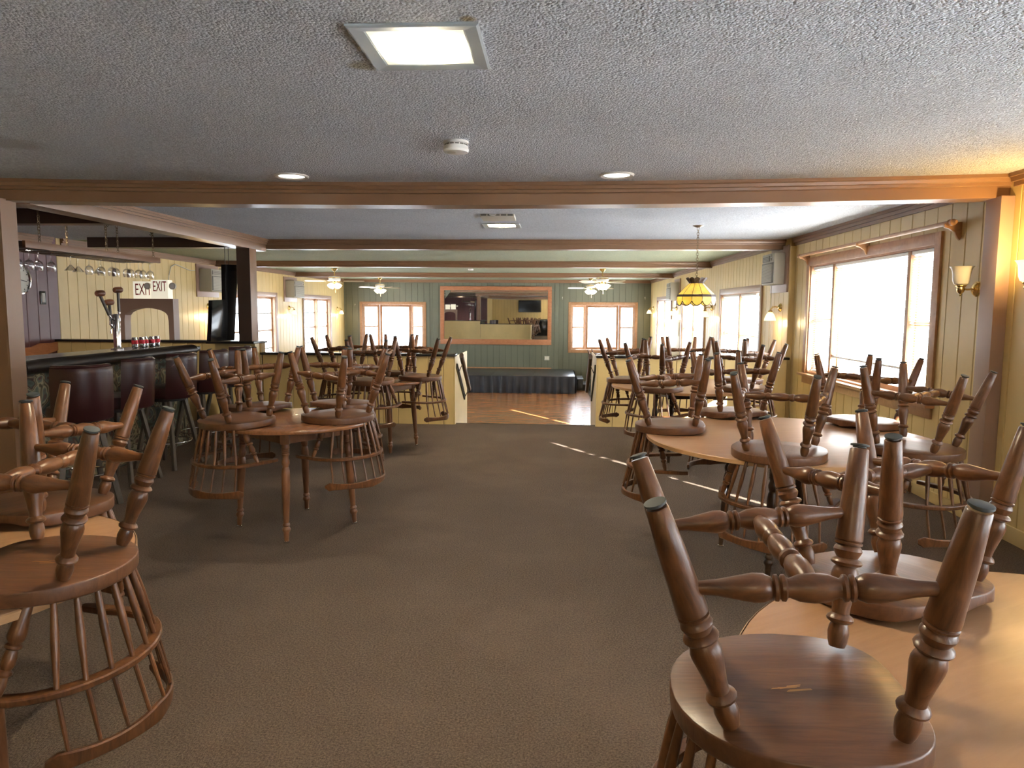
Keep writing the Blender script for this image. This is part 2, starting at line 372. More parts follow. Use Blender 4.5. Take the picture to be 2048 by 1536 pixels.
# floors
struct(MB().box(XL-0.2, XR+0.2, YF-0.2, YH+0.12, -0.12, 0).build('floor', 'carpet_brown', smooth=False))
struct(MB().box(XL-0.2, XR+0.2, YH+0.12, YB+0.2, ZL-0.1, ZL).build('floor_lower', 'carpet_grey', smooth=False))
df = struct(MB().box(-4.9, 0.95, 10.9, YB-0.02, ZL, ZL+0.018).build('floor_dance', 'parquet', smooth=False))
MB().box(0.95, 0.985, 10.9, YB-0.02, ZL, ZL+0.022).build('edge_strip', 'black_cap', df, smooth=False)
st = struct(MB().box(-1.3, 0.55, YH+0.10, YH+0.13, -0.12, 0.002).build('stairs', 'black_cap', smooth=False))
for k in range(4):
    MB().box(-1.3, 0.55, YH+0.12+0.27*k, YH+0.12+0.27*(k+1), ZL, -0.17*(k+1)).build('step', 'carpet_grey', st, bevel=0.012)
# ceilings
def sag(x, y): return 0.045*max(0.0, 1-((x+0.45)/3.6)**2)*math.exp(-((y-5.1)/2.6)**2)   # the old ceiling sags along the first beam
_q = MB(); _nx, _ny = 40, 48; _vs = []
for j in range(_ny+1):
    for i in range(_nx+1):
        x, y = XL-0.2+(XR+0.4-XL)*i/_nx, YF-0.2+(9.6-YF+0.2)*j/_ny; _vs.append((x, y, ZC-sag(x, y)))
_n = len(_vs); _vs += [(x, y, ZC+0.1) for x, y, z in _vs]
_fs = [(j*(_nx+1)+i, (j+1)*(_nx+1)+i, (j+1)*(_nx+1)+i+1, j*(_nx+1)+i+1) for j in range(_ny) for i in range(_nx)]
_fs += [tuple(_n+k for k in f[::-1]) for f in _fs]
struct(link('ceiling', (lambda b: (b.add(_vs, _fs), b.mesh())[1])(_q), 'popcorn_white'))
struct(MB().box(XL-0.2, XR+0.2, 9.60, YB+0.2, ZC, ZC+0.1).build('ceiling_lower', 'popcorn_green', smooth=False))

# ---- window openings (along wall, z)
BIGW = (5.95, 8.76, 0.77, 2.03)
NEARW = (2.55, 3.66, 0.80, 2.03)
NEAR2 = [(-2.5, -0.4, 0.80, 2.03), (0.0, 2.1, 0.80, 2.03)]
LRW = [(10.55, 13.0, 0.12, 1.78), (14.45, 16.9, 0.12, 1.78), (18.5, 20.95, 0.12, 1.78)]
LLW = [(14.45, 16.87, 0.12, 1.77), (18.83, 21.05, 0.12, 1.77)]
BAYS = [(-6.06, -4.13, 0.26, 1.63), (0.50, 2.45, 0.26, 1.65)]
plank_wall('wall_right', (XR, YF), (XR, 9.33), (-1, 0), 0, ZC, [(a-YF, b-YF, c, d) for a, b, c, d in (BIGW, NEARW, *NEAR2)], offset=0.06)
plank_wall('wall_right_lower', (XRL, 9.33), (XRL, YB), (-1, 0), ZL, ZC, [(a-9.33, b-9.33, c, d) for a, b, c, d in LRW], width=0.19)
plank_wall('wall_left', (XL, 5.0), (XL, YB), (1, 0), ZL, ZC, [(a-5.0, b-5.0, c, d) for a, b, c, d in LLW], width=0.2, paints=[(4.35, 'paint_maroon'), (99, 'paint_yellow')], offset=0.05)
plank_wall('wall_back', (XL-0.12, YB), (XRL+0.12, YB), (0, -1), ZL, ZC, [(a-XL+0.12, b-XL+0.12, c, d) for a, b, c, d in BAYS], width=0.19, paint='paint_green')
plank_wall('wall_front', (-4.7, YF), (XR+0.2, YF), (0, 1), 0, ZC, width=0.2)
plank_wall('wall_left_near', (-4.5, YF), (-4.5, 5.0), (1, 0), 0, ZC, width=0.2)
# stub wall that closes off the bar, painted brown, seen at the left edge
plank_wall('wall_bar', (XL-0.12, 5.0), (-3.962, 5.0), (0, -1), 0, 2.27, width=0.19, paint='paint_brown', thick=0.14, offset=0.03)
plank_wall('wall_bar_inner', (-3.965, 5.15), (XL, 5.15), (0, 1), 0, ZC, width=0.2, paint='paint_maroon', thick=0.012)
MB().box(-3.967, -3.952, 4.999, 5.155, 0, 2.27).build('end_board', 'paint_brown', bpy.data.objects['wall_bar'], smooth=False)
# projecting middle panel of the back wall
plank_wall('wall_back_panel', (-3.82, YB-0.06), (0.12, YB-0.06), (0, -1), ZL, ZC-0.09, width=0.19, paint='paint_green', thick=0.06)
MB().box(-3.7, -0.1, YB-0.085, YB-0.062, -0.335, -0.30).build('base_trim', 'trim_wood', bpy.data.objects['wall_back_panel'], smooth=False)
# half walls with dark caps on either side of the steps
def half_wall(name, x0, x1, ztop, cap_over=0.03):
    wl = plank_wall(name, (x0, YH), (x1, YH), (0, -1), 0, ztop-0.03, width=0.2, thick=0.12)
    MB().box(x0, x1, YH+0.115, YH+0.13, ZL, ztop-0.03).build('rear_skin', 'paint_yellow', wl, smooth=False)
    MB().box(x0-0.02, x1+0.02, YH-cap_over, YH+0.16, ztop-0.03, ztop).build('cap', 'black_cap', wl, bevel=0.006)
    return wl
hl = half_wall('wall_half_left', -3.84, -1.3, 0.92)
MB().box(-1.302, -1.29, YH-0.001, YH+1.3, ZL, 0.89).build('end_skin', 'paint_yellow', hl, smooth=False)
hr = half_wall('wall_half_right', 0.55, XRL, 0.92)
MB().box(0.538, 0.552, YH-0.001, YH+1.3, ZL, 0.89).build('end_skin', 'paint_yellow', hr, smooth=False)
hb = half_wall('wall_half_bar', XL, -3.85, 1.07)
# riser below the upper floor
struct(MB().box(XL, XR, YH+0.12, YH+0.125, ZL, -0.01).build('wall_riser', 'paint_yellow', smooth=False))

# beams, posts and crown mouldings
def crown(mb, y, z, x0, x1, sgn):                  # stepped moulding on the face of a beam
    for (dz, p) in ((0.0, 0.05), (0.022, 0.038), (0.045, 0.018)):
        mb.box(x0, x1, *sorted((y, y+sgn*p)), z-dz-0.024, z-dz)
TN = 0
def beam(y, x0, x1, zb, paint='paint_brown', w=0.19, front_crown=True, sagged=False):
    global TN; TN += 1
    mb = MB(); c = MB(); n = 18 if sagged else 1
    prof = [(y, ZC+0.02), (y, zb), (y+w, zb), (y+w, ZC+0.02)]
    xs = [x0+(x1-x0)*i/n for i in range(n+1)]
    def strip(m_, pr):
        k = len(pr); vs = [(x, py, pz-(sag(x, py) if sagged else 0)) for x in xs for py, pz in pr]
        m_.add(vs, [(i*k+j, i*k+(j+1) % k, (i+1)*k+(j+1) % k, (i+1)*k+j) for i in range(n) for j in range(k)]+[tuple(range(k)), tuple(range(n*k, (n+1)*k))])
    strip(mb, prof)
    o = struct(mb.build('trim_%d' % TN, paint))
    if front_crown:
        for yy, sg in ((y, -1), (y+w, 1)): strip(c, [(yy, ZC+0.01), (yy+sg*0.05, ZC+0.01), (yy+sg*0.05, ZC-0.022), (yy+sg*0.040, ZC-0.026), (yy+sg*0.034, ZC-0.046), (yy+sg*0.018, ZC-0.050), (yy+sg*0.016, ZC-0.068), (yy, ZC-0.072)])
        c.build('crown_moulding', paint, o)
    return o
beam(5.06, -4.6, XR-0.001, 2.262, sagged=True)
beam(9.55, -3.88, XRL, 2.285)
beam(13.85, XL, XRL, 2.30)
beam(18.2, XL, XRL, 2.30)
beam(YB-0.14, XL, XRL, 2.32, w=0.14, front_crown=False)
beam(6.55, XL, -3.95, 2.27, 'paint_darkbrown', 0.16, False)
beam(9.25, XL+0.5, -3.95, 2.28, 'paint_darkbrown', 0.18, False)
# beam above the bar front, running away from the camera
TN += 1
bb = struct(MB().box(-4.06, -3.87, 5.19, 9.55, 2.25, ZC).build('trim_%d' % TN, 'paint_brown', bevel=0.004))
c = MB()
for dz, p in ((0.0, 0.05), (0.022, 0.038), (0.045, 0.018)): c.box(-3.87, -3.87+p, 5.19, 9.55, ZC-dz-0.024, ZC-dz)
c.build('crown_moulding', 'paint_brown', bb, smooth=False)
# posts
TN += 1; struct(MB().box(2.91, XR-0.001, 5.0, 5.17, 0, 2.262).build('trim_%d' % TN, 'paint_mauve', bevel=0.004))
TN += 1
pp = struct(MB().box(-4.03, -3.86, 9.0, 9.20, 1.075, 2.25).build('trim_%d' % TN, 'paint_brown', bevel=0.004))
MB().box(-4.031, -3.862, 8.992, 9.0, 1.075, 2.25).build('front_face', 'paint_darkbrown', pp, smooth=False)
MB().box(-4.45, -3.82, 8.95, YH-0.031, 1.045, 1.074).build('ledge', 'black_cap', pp, bevel=0.004)
MB().box(-4.40, -3.87, 9.1, YH-0.01, 0.0, 1.044).build('base_box', 'paint_yellow', pp, smooth=False)
# wall crowns
def wall_crown(x, y0, y1, sgn, paint='paint_brown'):
    global TN; TN += 1
    c = MB()
    for dz, p in ((0.0, 0.055), (0.03, 0.04), (0.06, 0.02)): c.box(*sorted((x, x+sgn*p)), y0, y1, ZC-dz-0.031, ZC-dz)
    struct(c.build('trim_%d' % TN, paint, smooth=False))
for y0, y1 in ((YF, 5.0), (5.19, 9.33)): wall_crown(XR, y0, y1, -1)
for y0, y1 in ((9.74, 13.85), (14.04, 18.2), (18.39, YB-0.14)): wall_crown(XRL, y0, y1, -1)
for y0, y1 in ((6.71, 9.25), (9.43, 13.85), (14.04, 18.2), (18.39, YB-0.14)): wall_crown(XL, y0, y1, 1)
struct(MB().box(2.985, XR, 0, 5.0, 0, 0.11).build('baseboard_right', 'paint_yellow', bevel=0.004))
struct(MB().box(2.985, XR, 5.17, 9.33, 0, 0.09).build('baseboard_right_far', 'paint_yellow', bevel=0.004))
TN += 1; struct(MB().box(XRL, XR, 9.315, 9.33, 0, ZC-0.1).build('trim_%d' % TN, 'paint_yellow', bevel=0.003))

# ---- windows
WN = 0
def sash(parent, u0, u1, z0, z1, yo, rails=(), bar=0.045, muntins=(), mname='trim_wood'):
    """One framed light in the wall's own frame (x along wall, y out into the room); children of parent."""
    mb = MB(); t = 0.035
    mb.box(u0, u0+bar, yo-t, yo, z0, z1); mb.box(u1-bar, u1, yo-t, yo, z0, z1)
    mb.box(u0+bar, u1-bar, yo-t, yo, z0, z0+bar); mb.box(u0+bar, u1-bar, yo-t, yo, z1-bar, z1)
    for r in rails: mb.box(u0+bar, u1-bar, yo-t, yo+0.006, r-0.02, r+0.02)
    o = mb.build('sash', mname, parent, bevel=0.003)
    zs = [z0+bar]+[q for r in rails for q in (r-0.02, r+0.02)]+[z1-bar]
    for lo, hi in zip(zs[::2], zs[1::2]):
        MB().box(u0+bar, u1-bar, yo-0.020, yo-0.016, lo, hi).build('pane', 'pane', o, smooth=False)
    if muntins:
        q = MB()
        for z in muntins: q.box(u0+bar, u1-bar, yo-0.030, yo-0.008, z-0.014, z+0.014)
        q.build('muntin', 'grille_grey', o, smooth=False)
    return o
def wall_window(rz, wallx, y0, y1, z0, z1, lights, casing, cw=0.095, rails=None, muntins=(), sill=True, blind=None):
    """lights: list of (fraction from, fraction to, rails?)"""
    global WN; WN += 1
    root = bpy.data.objects.new('window_%d' % WN, None); COL.objects.link(root); struct(root)
    sgn = 1 if rz == RIGHT else -1
    root.location = (wallx, y0 if sgn > 0 else y1, 0); root.rotation_euler = (0, 0, rz)
    W = y1-y0
    c = MB()
    c.box(-cw, 0, 0, 0.022, z0, z1+cw); c.box(W, W+cw, 0, 0.022, z0, z1+cw); c.box(0, W, 0, 0.022, z1, z1+cw)
    if not sill: c.box(-cw, W+cw, 0, 0.022, z0-cw, z0)
    c.build('casing', casing, root, bevel=0.004)
    j = MB(); j.box(0, 0.018, -0.13, 0, z0, z1); j.box(W-0.018, W, -0.13, 0, z0, z1); j.box(0.018, W-0.018, -0.13, 0, z1-0.018, z1); j.box(0.018, W-0.018, -0.13, 0, z0, z0+0.018)
    j.build('jamb', 'trim_wood', root, smooth=False)
    if sill:
        MB().box(-cw-0.03, W+cw+0.03, 0, 0.075, z0-0.03, z0).build('sill', 'trim_wood', root, bevel=0.006)
        MB().box(-cw, W+cw, 0, 0.02, z0-0.12, z0-0.03).build('apron', 'trim_wood', root, bevel=0.004)
    for k, (a, b, rl) in enumerate(lights):
        u0, u1 = 0.018+a*(W-0.036), 0.018+b*(W-0.036)
        sash(root, u0, u1, z0+0.018, z1-0.018, -0.075, rl, muntins=muntins)
        if k < len(lights)-1: MB().box(u1-0.028, u1+0.028, -0.11, -0.005, z0+0.018, z1-0.018).build('mullion', casing if casing != 'paint_mauve' else 'trim_wood', root, bevel=0.003)
    if blind:
        for (a, b, zb, tilt) in blind:
            u0, u1 = 0.018+a*(W-0.036), 0.018+b*(W-0.036)
            MB().box(u0, u1, -0.055, -0.012, z1-0.05, z1-0.02).build('blind_headrail', 'blind_white', root, bevel=0.003)
            sl = MB(); z = z1-0.06; p = 0.022; hw = 0.0125
            while z > zb+0.02:
                dy, dz = hw*math.cos(tilt), hw*math.sin(tilt); yc = -0.034
                sl.add([(u0, yc-dy, z-dz), (u1, yc-dy, z-dz), (u1, yc, z+0.0015), (u0, yc, z+0.0015), (u1, yc+dy, z+dz), (u0, yc+dy, z+dz)], [(0, 1, 2, 3), (3, 2, 4, 5)])
                z -= p
            s = sl.build('blind_slats', 'blind_white', root, smooth=False); s['kind'] = 'stuff'
            MB().box(u0, u1, -0.048, -0.020, zb, zb+0.018).build('blind_bottom_rail', 'blind_white', root, bevel=0.003)
            cd_ = MB()
            for f in (0.15, 0.85): cd_.cyl((u0+f*(u1-u0), -0.0345, zb), (u0+f*(u1-u0), -0.0345, z1-0.05), 0.0012, 5)
            cd_.build('blind_cord', 'off_white', root)
    # daylight portal just outside
    yc = (y0+y1)/2; zc = (z0+z1)/2
    portal((wallx+sgn*0.16, yc, zc), (0, sgn*PI/2, 0), z1-z0, y1-y0)
    return root
T20 = R(20)
wall_window(RIGHT, XR, *BIGW, [(0, 0.155, (1.40,)), (0.155, 0.76, ()), (0.76, 1, (1.40,))], 'trim_wood',
            blind=[(0.012, 0.148, 0.80, T20), (0.165, 0.75, 1.0, T20), (0.77, 0.985, 0.80, T20)])
wall_window(RIGHT, XR, *NEARW, [(0, 1, (1.4,))], 'trim_wood', blind=[(0.0, 0.87, 0.80, R(62))])
for q in NEAR2: wall_window(RIGHT, XR, *q, [(0, 0.5, (1.4,)), (0.5, 1, (1.4,))], 'trim_wood', blind=[(0.01, 0.485, 0.82, T20), (0.515, 0.99, 0.82, T20)])
for k, q in enumerate(LRW):
    g = 0.115 if k == 0 else 0.01
    wall_window(RIGHT, XRL, *q, [(0, 0.5, (1.12,)), (0.5, 1, (1.12,))], 'paint_mauve', blind=[(g, 0.485, 0.16, T20), (0.515, 0.99, 0.16, T20)])
for q in LLW:
    wall_window(LEFT, XL, *q, [(0, 0.5, (0.98,)), (0.5, 1, (0.98,))], 'paint_mauve', muntins=(0.56, 1.38))
def bay(x0, x1, z0, z1):
    global WN; WN += 1
    root = bpy.data.objects.new('window_%d' % WN, None); COL.objects.link(root); struct(root); root.location = (0, 0, 0)
    cw, dp = 0.09, 0.36; y = YB
    c = MB(); c.box(x0-cw, x0, y-0.022, y, z0-cw, z1+cw); c.box(x1, x1+cw, y-0.022, y, z0-cw, z1+cw); c.box(x0, x1, y-0.022, y, z1, z1+cw); c.box(x0, x1, y-0.022, y, z0-cw, z0)
    c.build('casing', 'trim_wood', root, bevel=0.004)
    s = 0.46
    poly = [(x0, y), (x1, y), (x1-s, y+dp), (x0+s, y+dp)]
    MB().prism(poly, z1, z1+0.04).build('soffit', 'trim_wood', root, smooth=False)
    MB().prism(poly, z0-0.04, z0).build('seat_board', 'trim_wood', root, smooth=False)
    def panel(a, b, rails, bar):
        a, b = Vector((*a, 0)), Vector((*b, 0)); d = b-a; L_ = d.length
        e = bpy.data.objects.new('light', None); COL.objects.link(e); e.parent = root; e.location = (a.x, a.y, 0); e.rotation_euler = (0, 0, math.atan2(d.y, d.x))
        mb = MB(); t = 0.05
        mb.box(0, bar, 0, t, z0, z1); mb.box(L_-bar, L_, 0, t, z0, z1); mb.box(bar, L_-bar, 0, t, z0, z0+bar); mb.box(bar, L_-bar, 0, t, z1-bar, z1)
        for r in rails: mb.box(bar, L_-bar, -0.01, t, r-0.022, r+0.022)
        mb.build('sash', 'trim_wood', e, bevel=0.003)
        zs = [z0+bar]+[q for r in rails for q in (r-0.022, r+0.022)]+[z1-bar]
        for lo, hi in zip(zs[::2], zs[1::2]): MB().box(bar, L_-bar, 0.024, 0.028, lo, hi).build('pane', 'pane', e, smooth=False)
    panel((x0, y+0.02), (x0+s, y+dp), ((z0+z1)/2,), 0.075); panel((x0+s, y+dp), (x1-s, y+dp), (), 0.075); panel((x1-s, y+dp), (x1, y+0.02), ((z0+z1)/2,), 0.075)
    portal(((x0+x1)/2, y+dp+0.12, (z0+z1)/2), (-PI/2, 0, 0), x1-x0, z1-z0)
for q in BAYS: bay(*q)

# outside: snow and a house across the yard
struct(MB().box(-60, 60, -60, 90, -1.4, -1.3).build('ground', 'snow', smooth=False))
h = thing('house', 'pale blue roofed house in the snow outside the right bay window', 'house', (5.1, 52, -1.3))
MB().box(-3.2, 3.2, 0, 5, 0, 2.2).build('wall', 'paint_white', h, smooth=False)
MB().prism([(-3.5, 2.2), (3.5, 2.2), (0, 4.0)], -0.3, 5.3, 'y').build('roof', 'roof_blue', h, smooth=False)
MB().box(-1.0, 0.2, -0.03, 0, 0.8, 1.8).build('window', 'roof_blue', h, smooth=False)
# ------------------------------------------------------------------ captain's chairs
SH = 0.46
LEG_P = [(0.0135, 0), (0.0165, 0.03), (0.0180, 0.07), (0.0165, 0.10), (0.0145, 0.115), (0.0215, 0.128), (0.0225, 0.140), (0.0205, 0.152), (0.0150, 0.165), (0.0155, 0.20),
         (0.0185, 0.26), (0.0225, 0.33), (0.0228, 0.355), (0.0200, 0.385), (0.0170, 0.397), (0.0240, 0.408), (0.0255, 0.418), (0.0235, 0.430), (0.0175, 0.440), (0.0215, 0.462),
         (0.0235, 0.478), (0.0215, 0.494), (0.0190, 0.502), (0.0225, 0.508), (0.0228, 0.518), (0.0200, 0.524), (0.0225, 0.530), (0.0228, 0.542), (0.0225, 0.60), (0.0205, 0.80), (0.0165, 0.985), (0.0150, 0.99)]
def punch(P, mid, k, g): return [((mid+(r-mid)*k)*g, t) for r, t in P]
LEG_P = [(0.0200+(r-0.0195)*1.12 if t <= 0.545 else 0.0228+(r-0.0228)*1.05, t) for r, t in LEG_P]; LEG_P = [(max(0.0155, r*1.15), t) for r, t in LEG_P]
STR_P = [(0.0100, 0), (0.0112, 0.06), (0.0135, 0.13), (0.0195, 0.21), (0.0238, 0.27), (0.0232, 0.31), (0.0180, 0.338), (0.0150, 0.345), (0.0212, 0.352), (0.0218, 0.363), (0.0165, 0.371), (0.0212, 0.379), (0.0218, 0.391), (0.0162, 0.400), (0.0155, 0.408), (0.0215, 0.445), (0.0238, 0.5)]
STR_P = STR_P + [(r, 1-t) for r, t in STR_P[::-1][1:]]
CEN_P = [(0.0110, 0), (0.0140, 0.06), (0.0200, 0.16), (0.0218, 0.22), (0.0190, 0.28), (0.0145, 0.315), (0.0198, 0.332), (0.0198, 0.358), (0.0148, 0.382), (0.0198, 0.44), (0.0212, 0.5)]
CEN_P = CEN_P + [(r, 1-t) for r, t in CEN_P[::-1][1:]]
POST_P = [(0.0085, 0), (0.0115, 0.05), (0.0125, 0.18), (0.0155, 0.34), (0.0150, 0.40), (0.0110, 0.44), (0.0145, 0.46), (0.0145, 0.49), (0.0105, 0.51), (0.0125, 0.58), (0.0130, 0.66), (0.0095, 0.71), (0.0130, 0.73), (0.0130, 0.76), (0.0090, 0.79), (0.0105, 0.88), (0.0075, 1)]
POST_P = punch(POST_P, 0.0115, 1.3, 1.32)
SP_P = [(0.0070, 0), (0.0085, 0.15), (0.0108, 0.45), (0.0104, 0.55), (0.0070, 0.88), (0.0064, 1)]
def outline(n=40):
    """Seat seen from above: round back (-y), squarer front with soft corners (+y)."""
    pts = []
    for i in range(n):
        a = 2*PI*i/n; c, s = math.cos(a), math.sin(a)
        if s >= 0:
            e = 0.50; x = 0.235*math.copysign(abs(c)**e, c); y = 0.02+0.185*abs(s)**e
            x *= 1-0.16*max(0, (y-0.06)/0.145)
        else: x = 0.235*math.copysign(abs(c)**0.92, c); y = 0.02-0.243*abs(s)**0.92
        pts.append((x, y))
    return pts
def seat_mesh():
    O = outline(); n = len(O); mb = MB(); vs = []; fs = []
    def dish(x, y, k):                                # hollowed sitting face, thin rolled front
        d = 0.010*(1-k**3)*(1 if y < 0.12 else 0.7)
        d += 0.015*max(0, (y-0.10)/0.105)*(0.5-0.5*math.cos(2*PI*abs(x)/0.2)) if y > 0.10 else 0
        return d
    rings = [(0.0, 1, 0), (0.35, 1, 0), (0.65, 1, 0), (0.9, 1, 0), (0.985, 1, -0.001), (0.997, 1, -0.004), (1.0, 1, -0.008), (1.0, 0, 0.005), (0.996, 0, 0.0015), (0.987, 0, 0), (0.5, 0, 0), (0.0, 0, 0)]
    T = 0.043
    for k, top, off in rings:
        for x, y in O:
            px, py = x*k, 0.0+(y)*k
            z = SH-dish(px, py, k)+off if top else SH-T+off
            vs.append((px, py, z))
    m = len(rings)
    for j in range(m-1):
        for i in range(n): a, c = j*n+i, j*n+(i+1) % n; fs.append((a, c, c+n, a+n))
    mb.add(vs, fs)
    me = mb.mesh(); bm = bmesh.new(); bm.from_mesh(me); bmesh.ops.remove_doubles(bm, verts=bm.verts, dist=1e-5); bm.to_mesh(me); bm.free()
    me.polygons.foreach_set('use_smooth', [True]*len(me.polygons)); me.set_sharp_from_angle(angle=R(50))
    return me
def rail_pt(a): return Vector((0.268*math.sin(a), -0.035-0.225*math.cos(a), SH+0.215))
def crest_pt(a): return Vector((0.278*math.sin(a), -0.045-0.258*math.cos(a), SH+0.385))
def make_chair():
    t = thing('captains_chair', '', 'chair')
    link('seat', seat_mesh(), 'seat_wood', t)
    roots = [(0.16, 0.134), (-0.16, 0.134), (0.135, -0.136), (-0.135, -0.136)]
    tips = [(0.237, 0.205, 0.0), (-0.237, 0.205, 0.0), (0.19, -0.262, 0.004), (-0.19, -0.262, 0.004)]
    legs = []
    lm = None
    for (rx, ry), (tx, ty, tz) in zip(roots, tips):
        p0, p1 = Vector((rx, ry, SH-0.05)), Vector((tx, ty, tz)); legs.append((p0, p1))
        d = p1-p0; q = MB().lathe([(r, s*d.length*0.985) for r, s in LEG_P], 16)
        o = q.build('leg', 'chair_wood', t); o.location = p0; o.rotation_mode = 'QUATERNION'; o.rotation_quaternion = d.to_track_quat('Z', 'Y')
        L_ = d.length
        MB().lathe([(0.0135, L_*0.980), (0.0135, L_*0.986), (0.0185, L_*0.988), (0.0185, L_*0.997), (0.014, L_)], 14).build('glide', 'glide', o)
    mids = []
    for a, b in ((0, 2), (1, 3)):
        p = legs[a][0].lerp(legs[a][1], 0.66); q = legs[b][0].lerp(legs[b][1], 0.63); d = q-p
        o = MB().lathe([(r, s*d.length) for r, s in STR_P], 14).build('stretcher', 'chair_wood', t); o.location = p; o.rotation_mode = 'QUATERNION'; o.rotation_quaternion = d.to_track_quat('Z', 'Y'); mids.append((p+q)/2)
    d = mids[1]-mids[0]; o = MB().lathe([(r, s*d.length) for r, s in CEN_P], 14).build('cross_stretcher', 'chair_wood', t); o.location = mids[0]; o.rotation_mode = 'QUATERNION'; o.rotation_quaternion = d.to_track_quat('Z', 'Y')
    # arm rail: bent bow with forward arms
    path = [Vector((-0.284, 0.085, SH+0.215)), Vector((-0.282, 0.050, SH+0.215)), Vector((-0.274, 0.01, SH+0.215))]
    path += [rail_pt(R(a)) for a in range(-90, 91, 10)]
    path += [Vector((0.274, 0.01, SH+0.215)), Vector((0.282, 0.050, SH+0.215)), Vector((0.284, 0.085, SH+0.215))]
    np_ = len(path)
    def sec(i):
        w = 0.019 if 2 < i < np_-3 else (0.022 if i in (1, 2, np_-3, np_-2) else 0.013)
        return [(-w, -0.006), (-w, 0.006), (-w*0.8, 0.010), (w*0.8, 0.010), (w, 0.006), (w, -0.006), (w*0.8, -0.010), (-w*0.8, -0.010)]
    MB().sweep(path, sec).build('arm_rail', 'chair_wood', t)
    # crest: tall bent board with scrolled ends
    cp = [crest_pt(R(a)) for a in range(-66, 67, 6)]; nc = len(cp)
    def csec(i):
        f = abs(i/(nc-1)*2-1)
        lo = -0.027+0.012*math.sin(f*PI)*0.9; hi = 0.030-0.010*math.sin(f*PI)+(0.004 if f > 0.85 else 0)
        if f > 0.93: s = math.sqrt(max(0.05, 1-((f-0.93)/0.075)**2)); m_ = (lo+hi)/2; lo = m_+(lo-m_)*s; hi = m_+(hi-m_)*s
        e = 0.0085
        return [(-e, lo+0.004), (-e, hi-0.004), (-e*0.5, hi), (e*0.5, hi), (e, hi-0.004), (e, lo+0.004), (e*0.5, lo), (-e*0.5, lo)]
    MB().sweep(cp, csec).build('crest_rail', 'chair_wood', t)
    for i in range(8):
        a = R(-53+106*i/7)
        s0 = Vector((0.205*math.sin(a), -0.015-0.188*math.cos(a), SH-0.012)); r0 = rail_pt(a*1.04); c0 = crest_pt(a*1.04)+Vector((0, 0, -0.022))
        mb = MB(); mb.rod(s0, r0, SP_P, 10); mb.rod(r0, c0, [(0.0064, 0), (0.0066, 0.4), (0.0054, 1)], 8); mb.build('spindle', 'chair_wood', t)
    for sx in (-1, 1): MB().rod((0.190*sx, -0.082, SH-0.012), (0.266*sx, -0.045, SH+0.208), POST_P, 12).build('arm_post', 'chair_wood', t)
    return t
FLIP = Matrix(((0, 1, 0, 0), (1, 0, 0, 0), (0, 0, -1, 0), (0, 0, 0, 1)))
CHAIR0 = make_chair(); CH_USED = False
def chair(x, y, yaw, tilt, zt, label, group):
    """Upturned chair lying on its seat on a table; yaw is the way its front points (degrees)."""
    global CH_USED
    c = CHAIR0 if not CH_USED else copy_tree(CHAIR0); CH_USED = True
    tl = R(tilt); M = Matrix.Translation((x, y, zt+0.29*math.sin(tl)*0.9+0.001)) @ Matrix.Rotation(R(yaw), 4, 'Z') @ Matrix.Translation((0.2, 0, 0)) @ Matrix.Rotation(-tl, 4, 'Y') @ Matrix.Translation((-0.2, 0, 0)) @ FLIP @ Matrix.Translation((0, 0, -SH))
    loc, q, s = M.decompose(); c.rotation_mode = 'QUATERNION'; c.location = loc; c.rotation_quaternion = q
    tag(c, label, 'chair', group); return c

# ------------------------------------------------------------------ tables
TLEG = [(0.0240, 0.0), (0.0250, 0.02), (0.0255, 0.03), (0.0225, 0.035), (0.0255, 0.042), (0.0225, 0.049), (0.0255, 0.056), (0.0225, 0.063), (0.0255, 0.070), (0.0220, 0.08), (0.0185, 0.095), (0.0260, 0.118), (0.0265, 0.132), (0.0215, 0.150), (0.0190, 0.158),
        (0.0245, 0.172), (0.0275, 0.20), (0.0280, 0.24), (0.0265, 0.32), (0.0215, 0.46), (0.0185, 0.535), (0.0170, 0.545), (0.0235, 0.555), (0.0240, 0.563), (0.0180, 0.572), (0.0270, 0.587), (0.0270, 0.596), (0.0185, 0.612), (0.0175, 0.625), (0.0150, 0.675)]
def round_table(x, y, r, rot, label, top, edge, legm, z0=0.0, H=0.75, half=0.245, apron=True, group='round dining tables'):
    t = thing('round_table', label, 'table', (x, y, z0), R(rot), group)
    th = 0.028
    tp = MB().lathe([(0.001, H-th), (r-0.012, H-th), (r-0.002, H-th+0.004), (r, H-th+0.012), (r, H-0.008), (r-0.003, H-0.002), (r-0.010, H), (0.001, H)], 72)
    o = tp.build('tabletop', top, t)
    if edge:
        MB().lathe([(r, H-th+0.002), (r+0.003, H-th+0.004), (r+0.003, H-0.004), (r, H-0.002)], 72, cap=False).build('edge_band', edge, t)
    a = half
    if apron:
        for k in range(4):
            M = Matrix.Rotation(k*PI/2, 4, 'Z'); q = MB().box(-a+0.03, a-0.03, a-0.012, a+0.010, H-th-0.085, H-th); MB().xf(M, q).build('apron', legm, t, smooth=False)
    for sx, sy in ((1, 1), (1, -1), (-1, -1), (-1, 1)):
        splay = 0.03
        p0 = Vector((a*sx, a*sy, H-th-0.085)); p1 = Vector(((a+splay)*sx, (a+splay)*sy, 0.012)); d = p1-p0
        mb = MB().lathe([(rr, s/0.675*d.length) for rr, s in TLEG], 16)
        lg = mb.build('leg', legm, t); lg.location = p0; lg.rotation_mode = 'QUATERNION'; lg.rotation_quaternion = d.to_track_quat('Z', 'Y')
        MB().box(-0.028, 0.028, -0.028, 0.028, -0.085, 0.002).build('leg_block', legm, lg, bevel=0.003).location = (0, 0, 0)
        MB().lathe([(0.014, d.length-0.004), (0.019, d.length), (0.019, d.length+0.011), (0.012, d.length+0.012)], 14).build('glide', 'chrome_glide', lg)
    return t
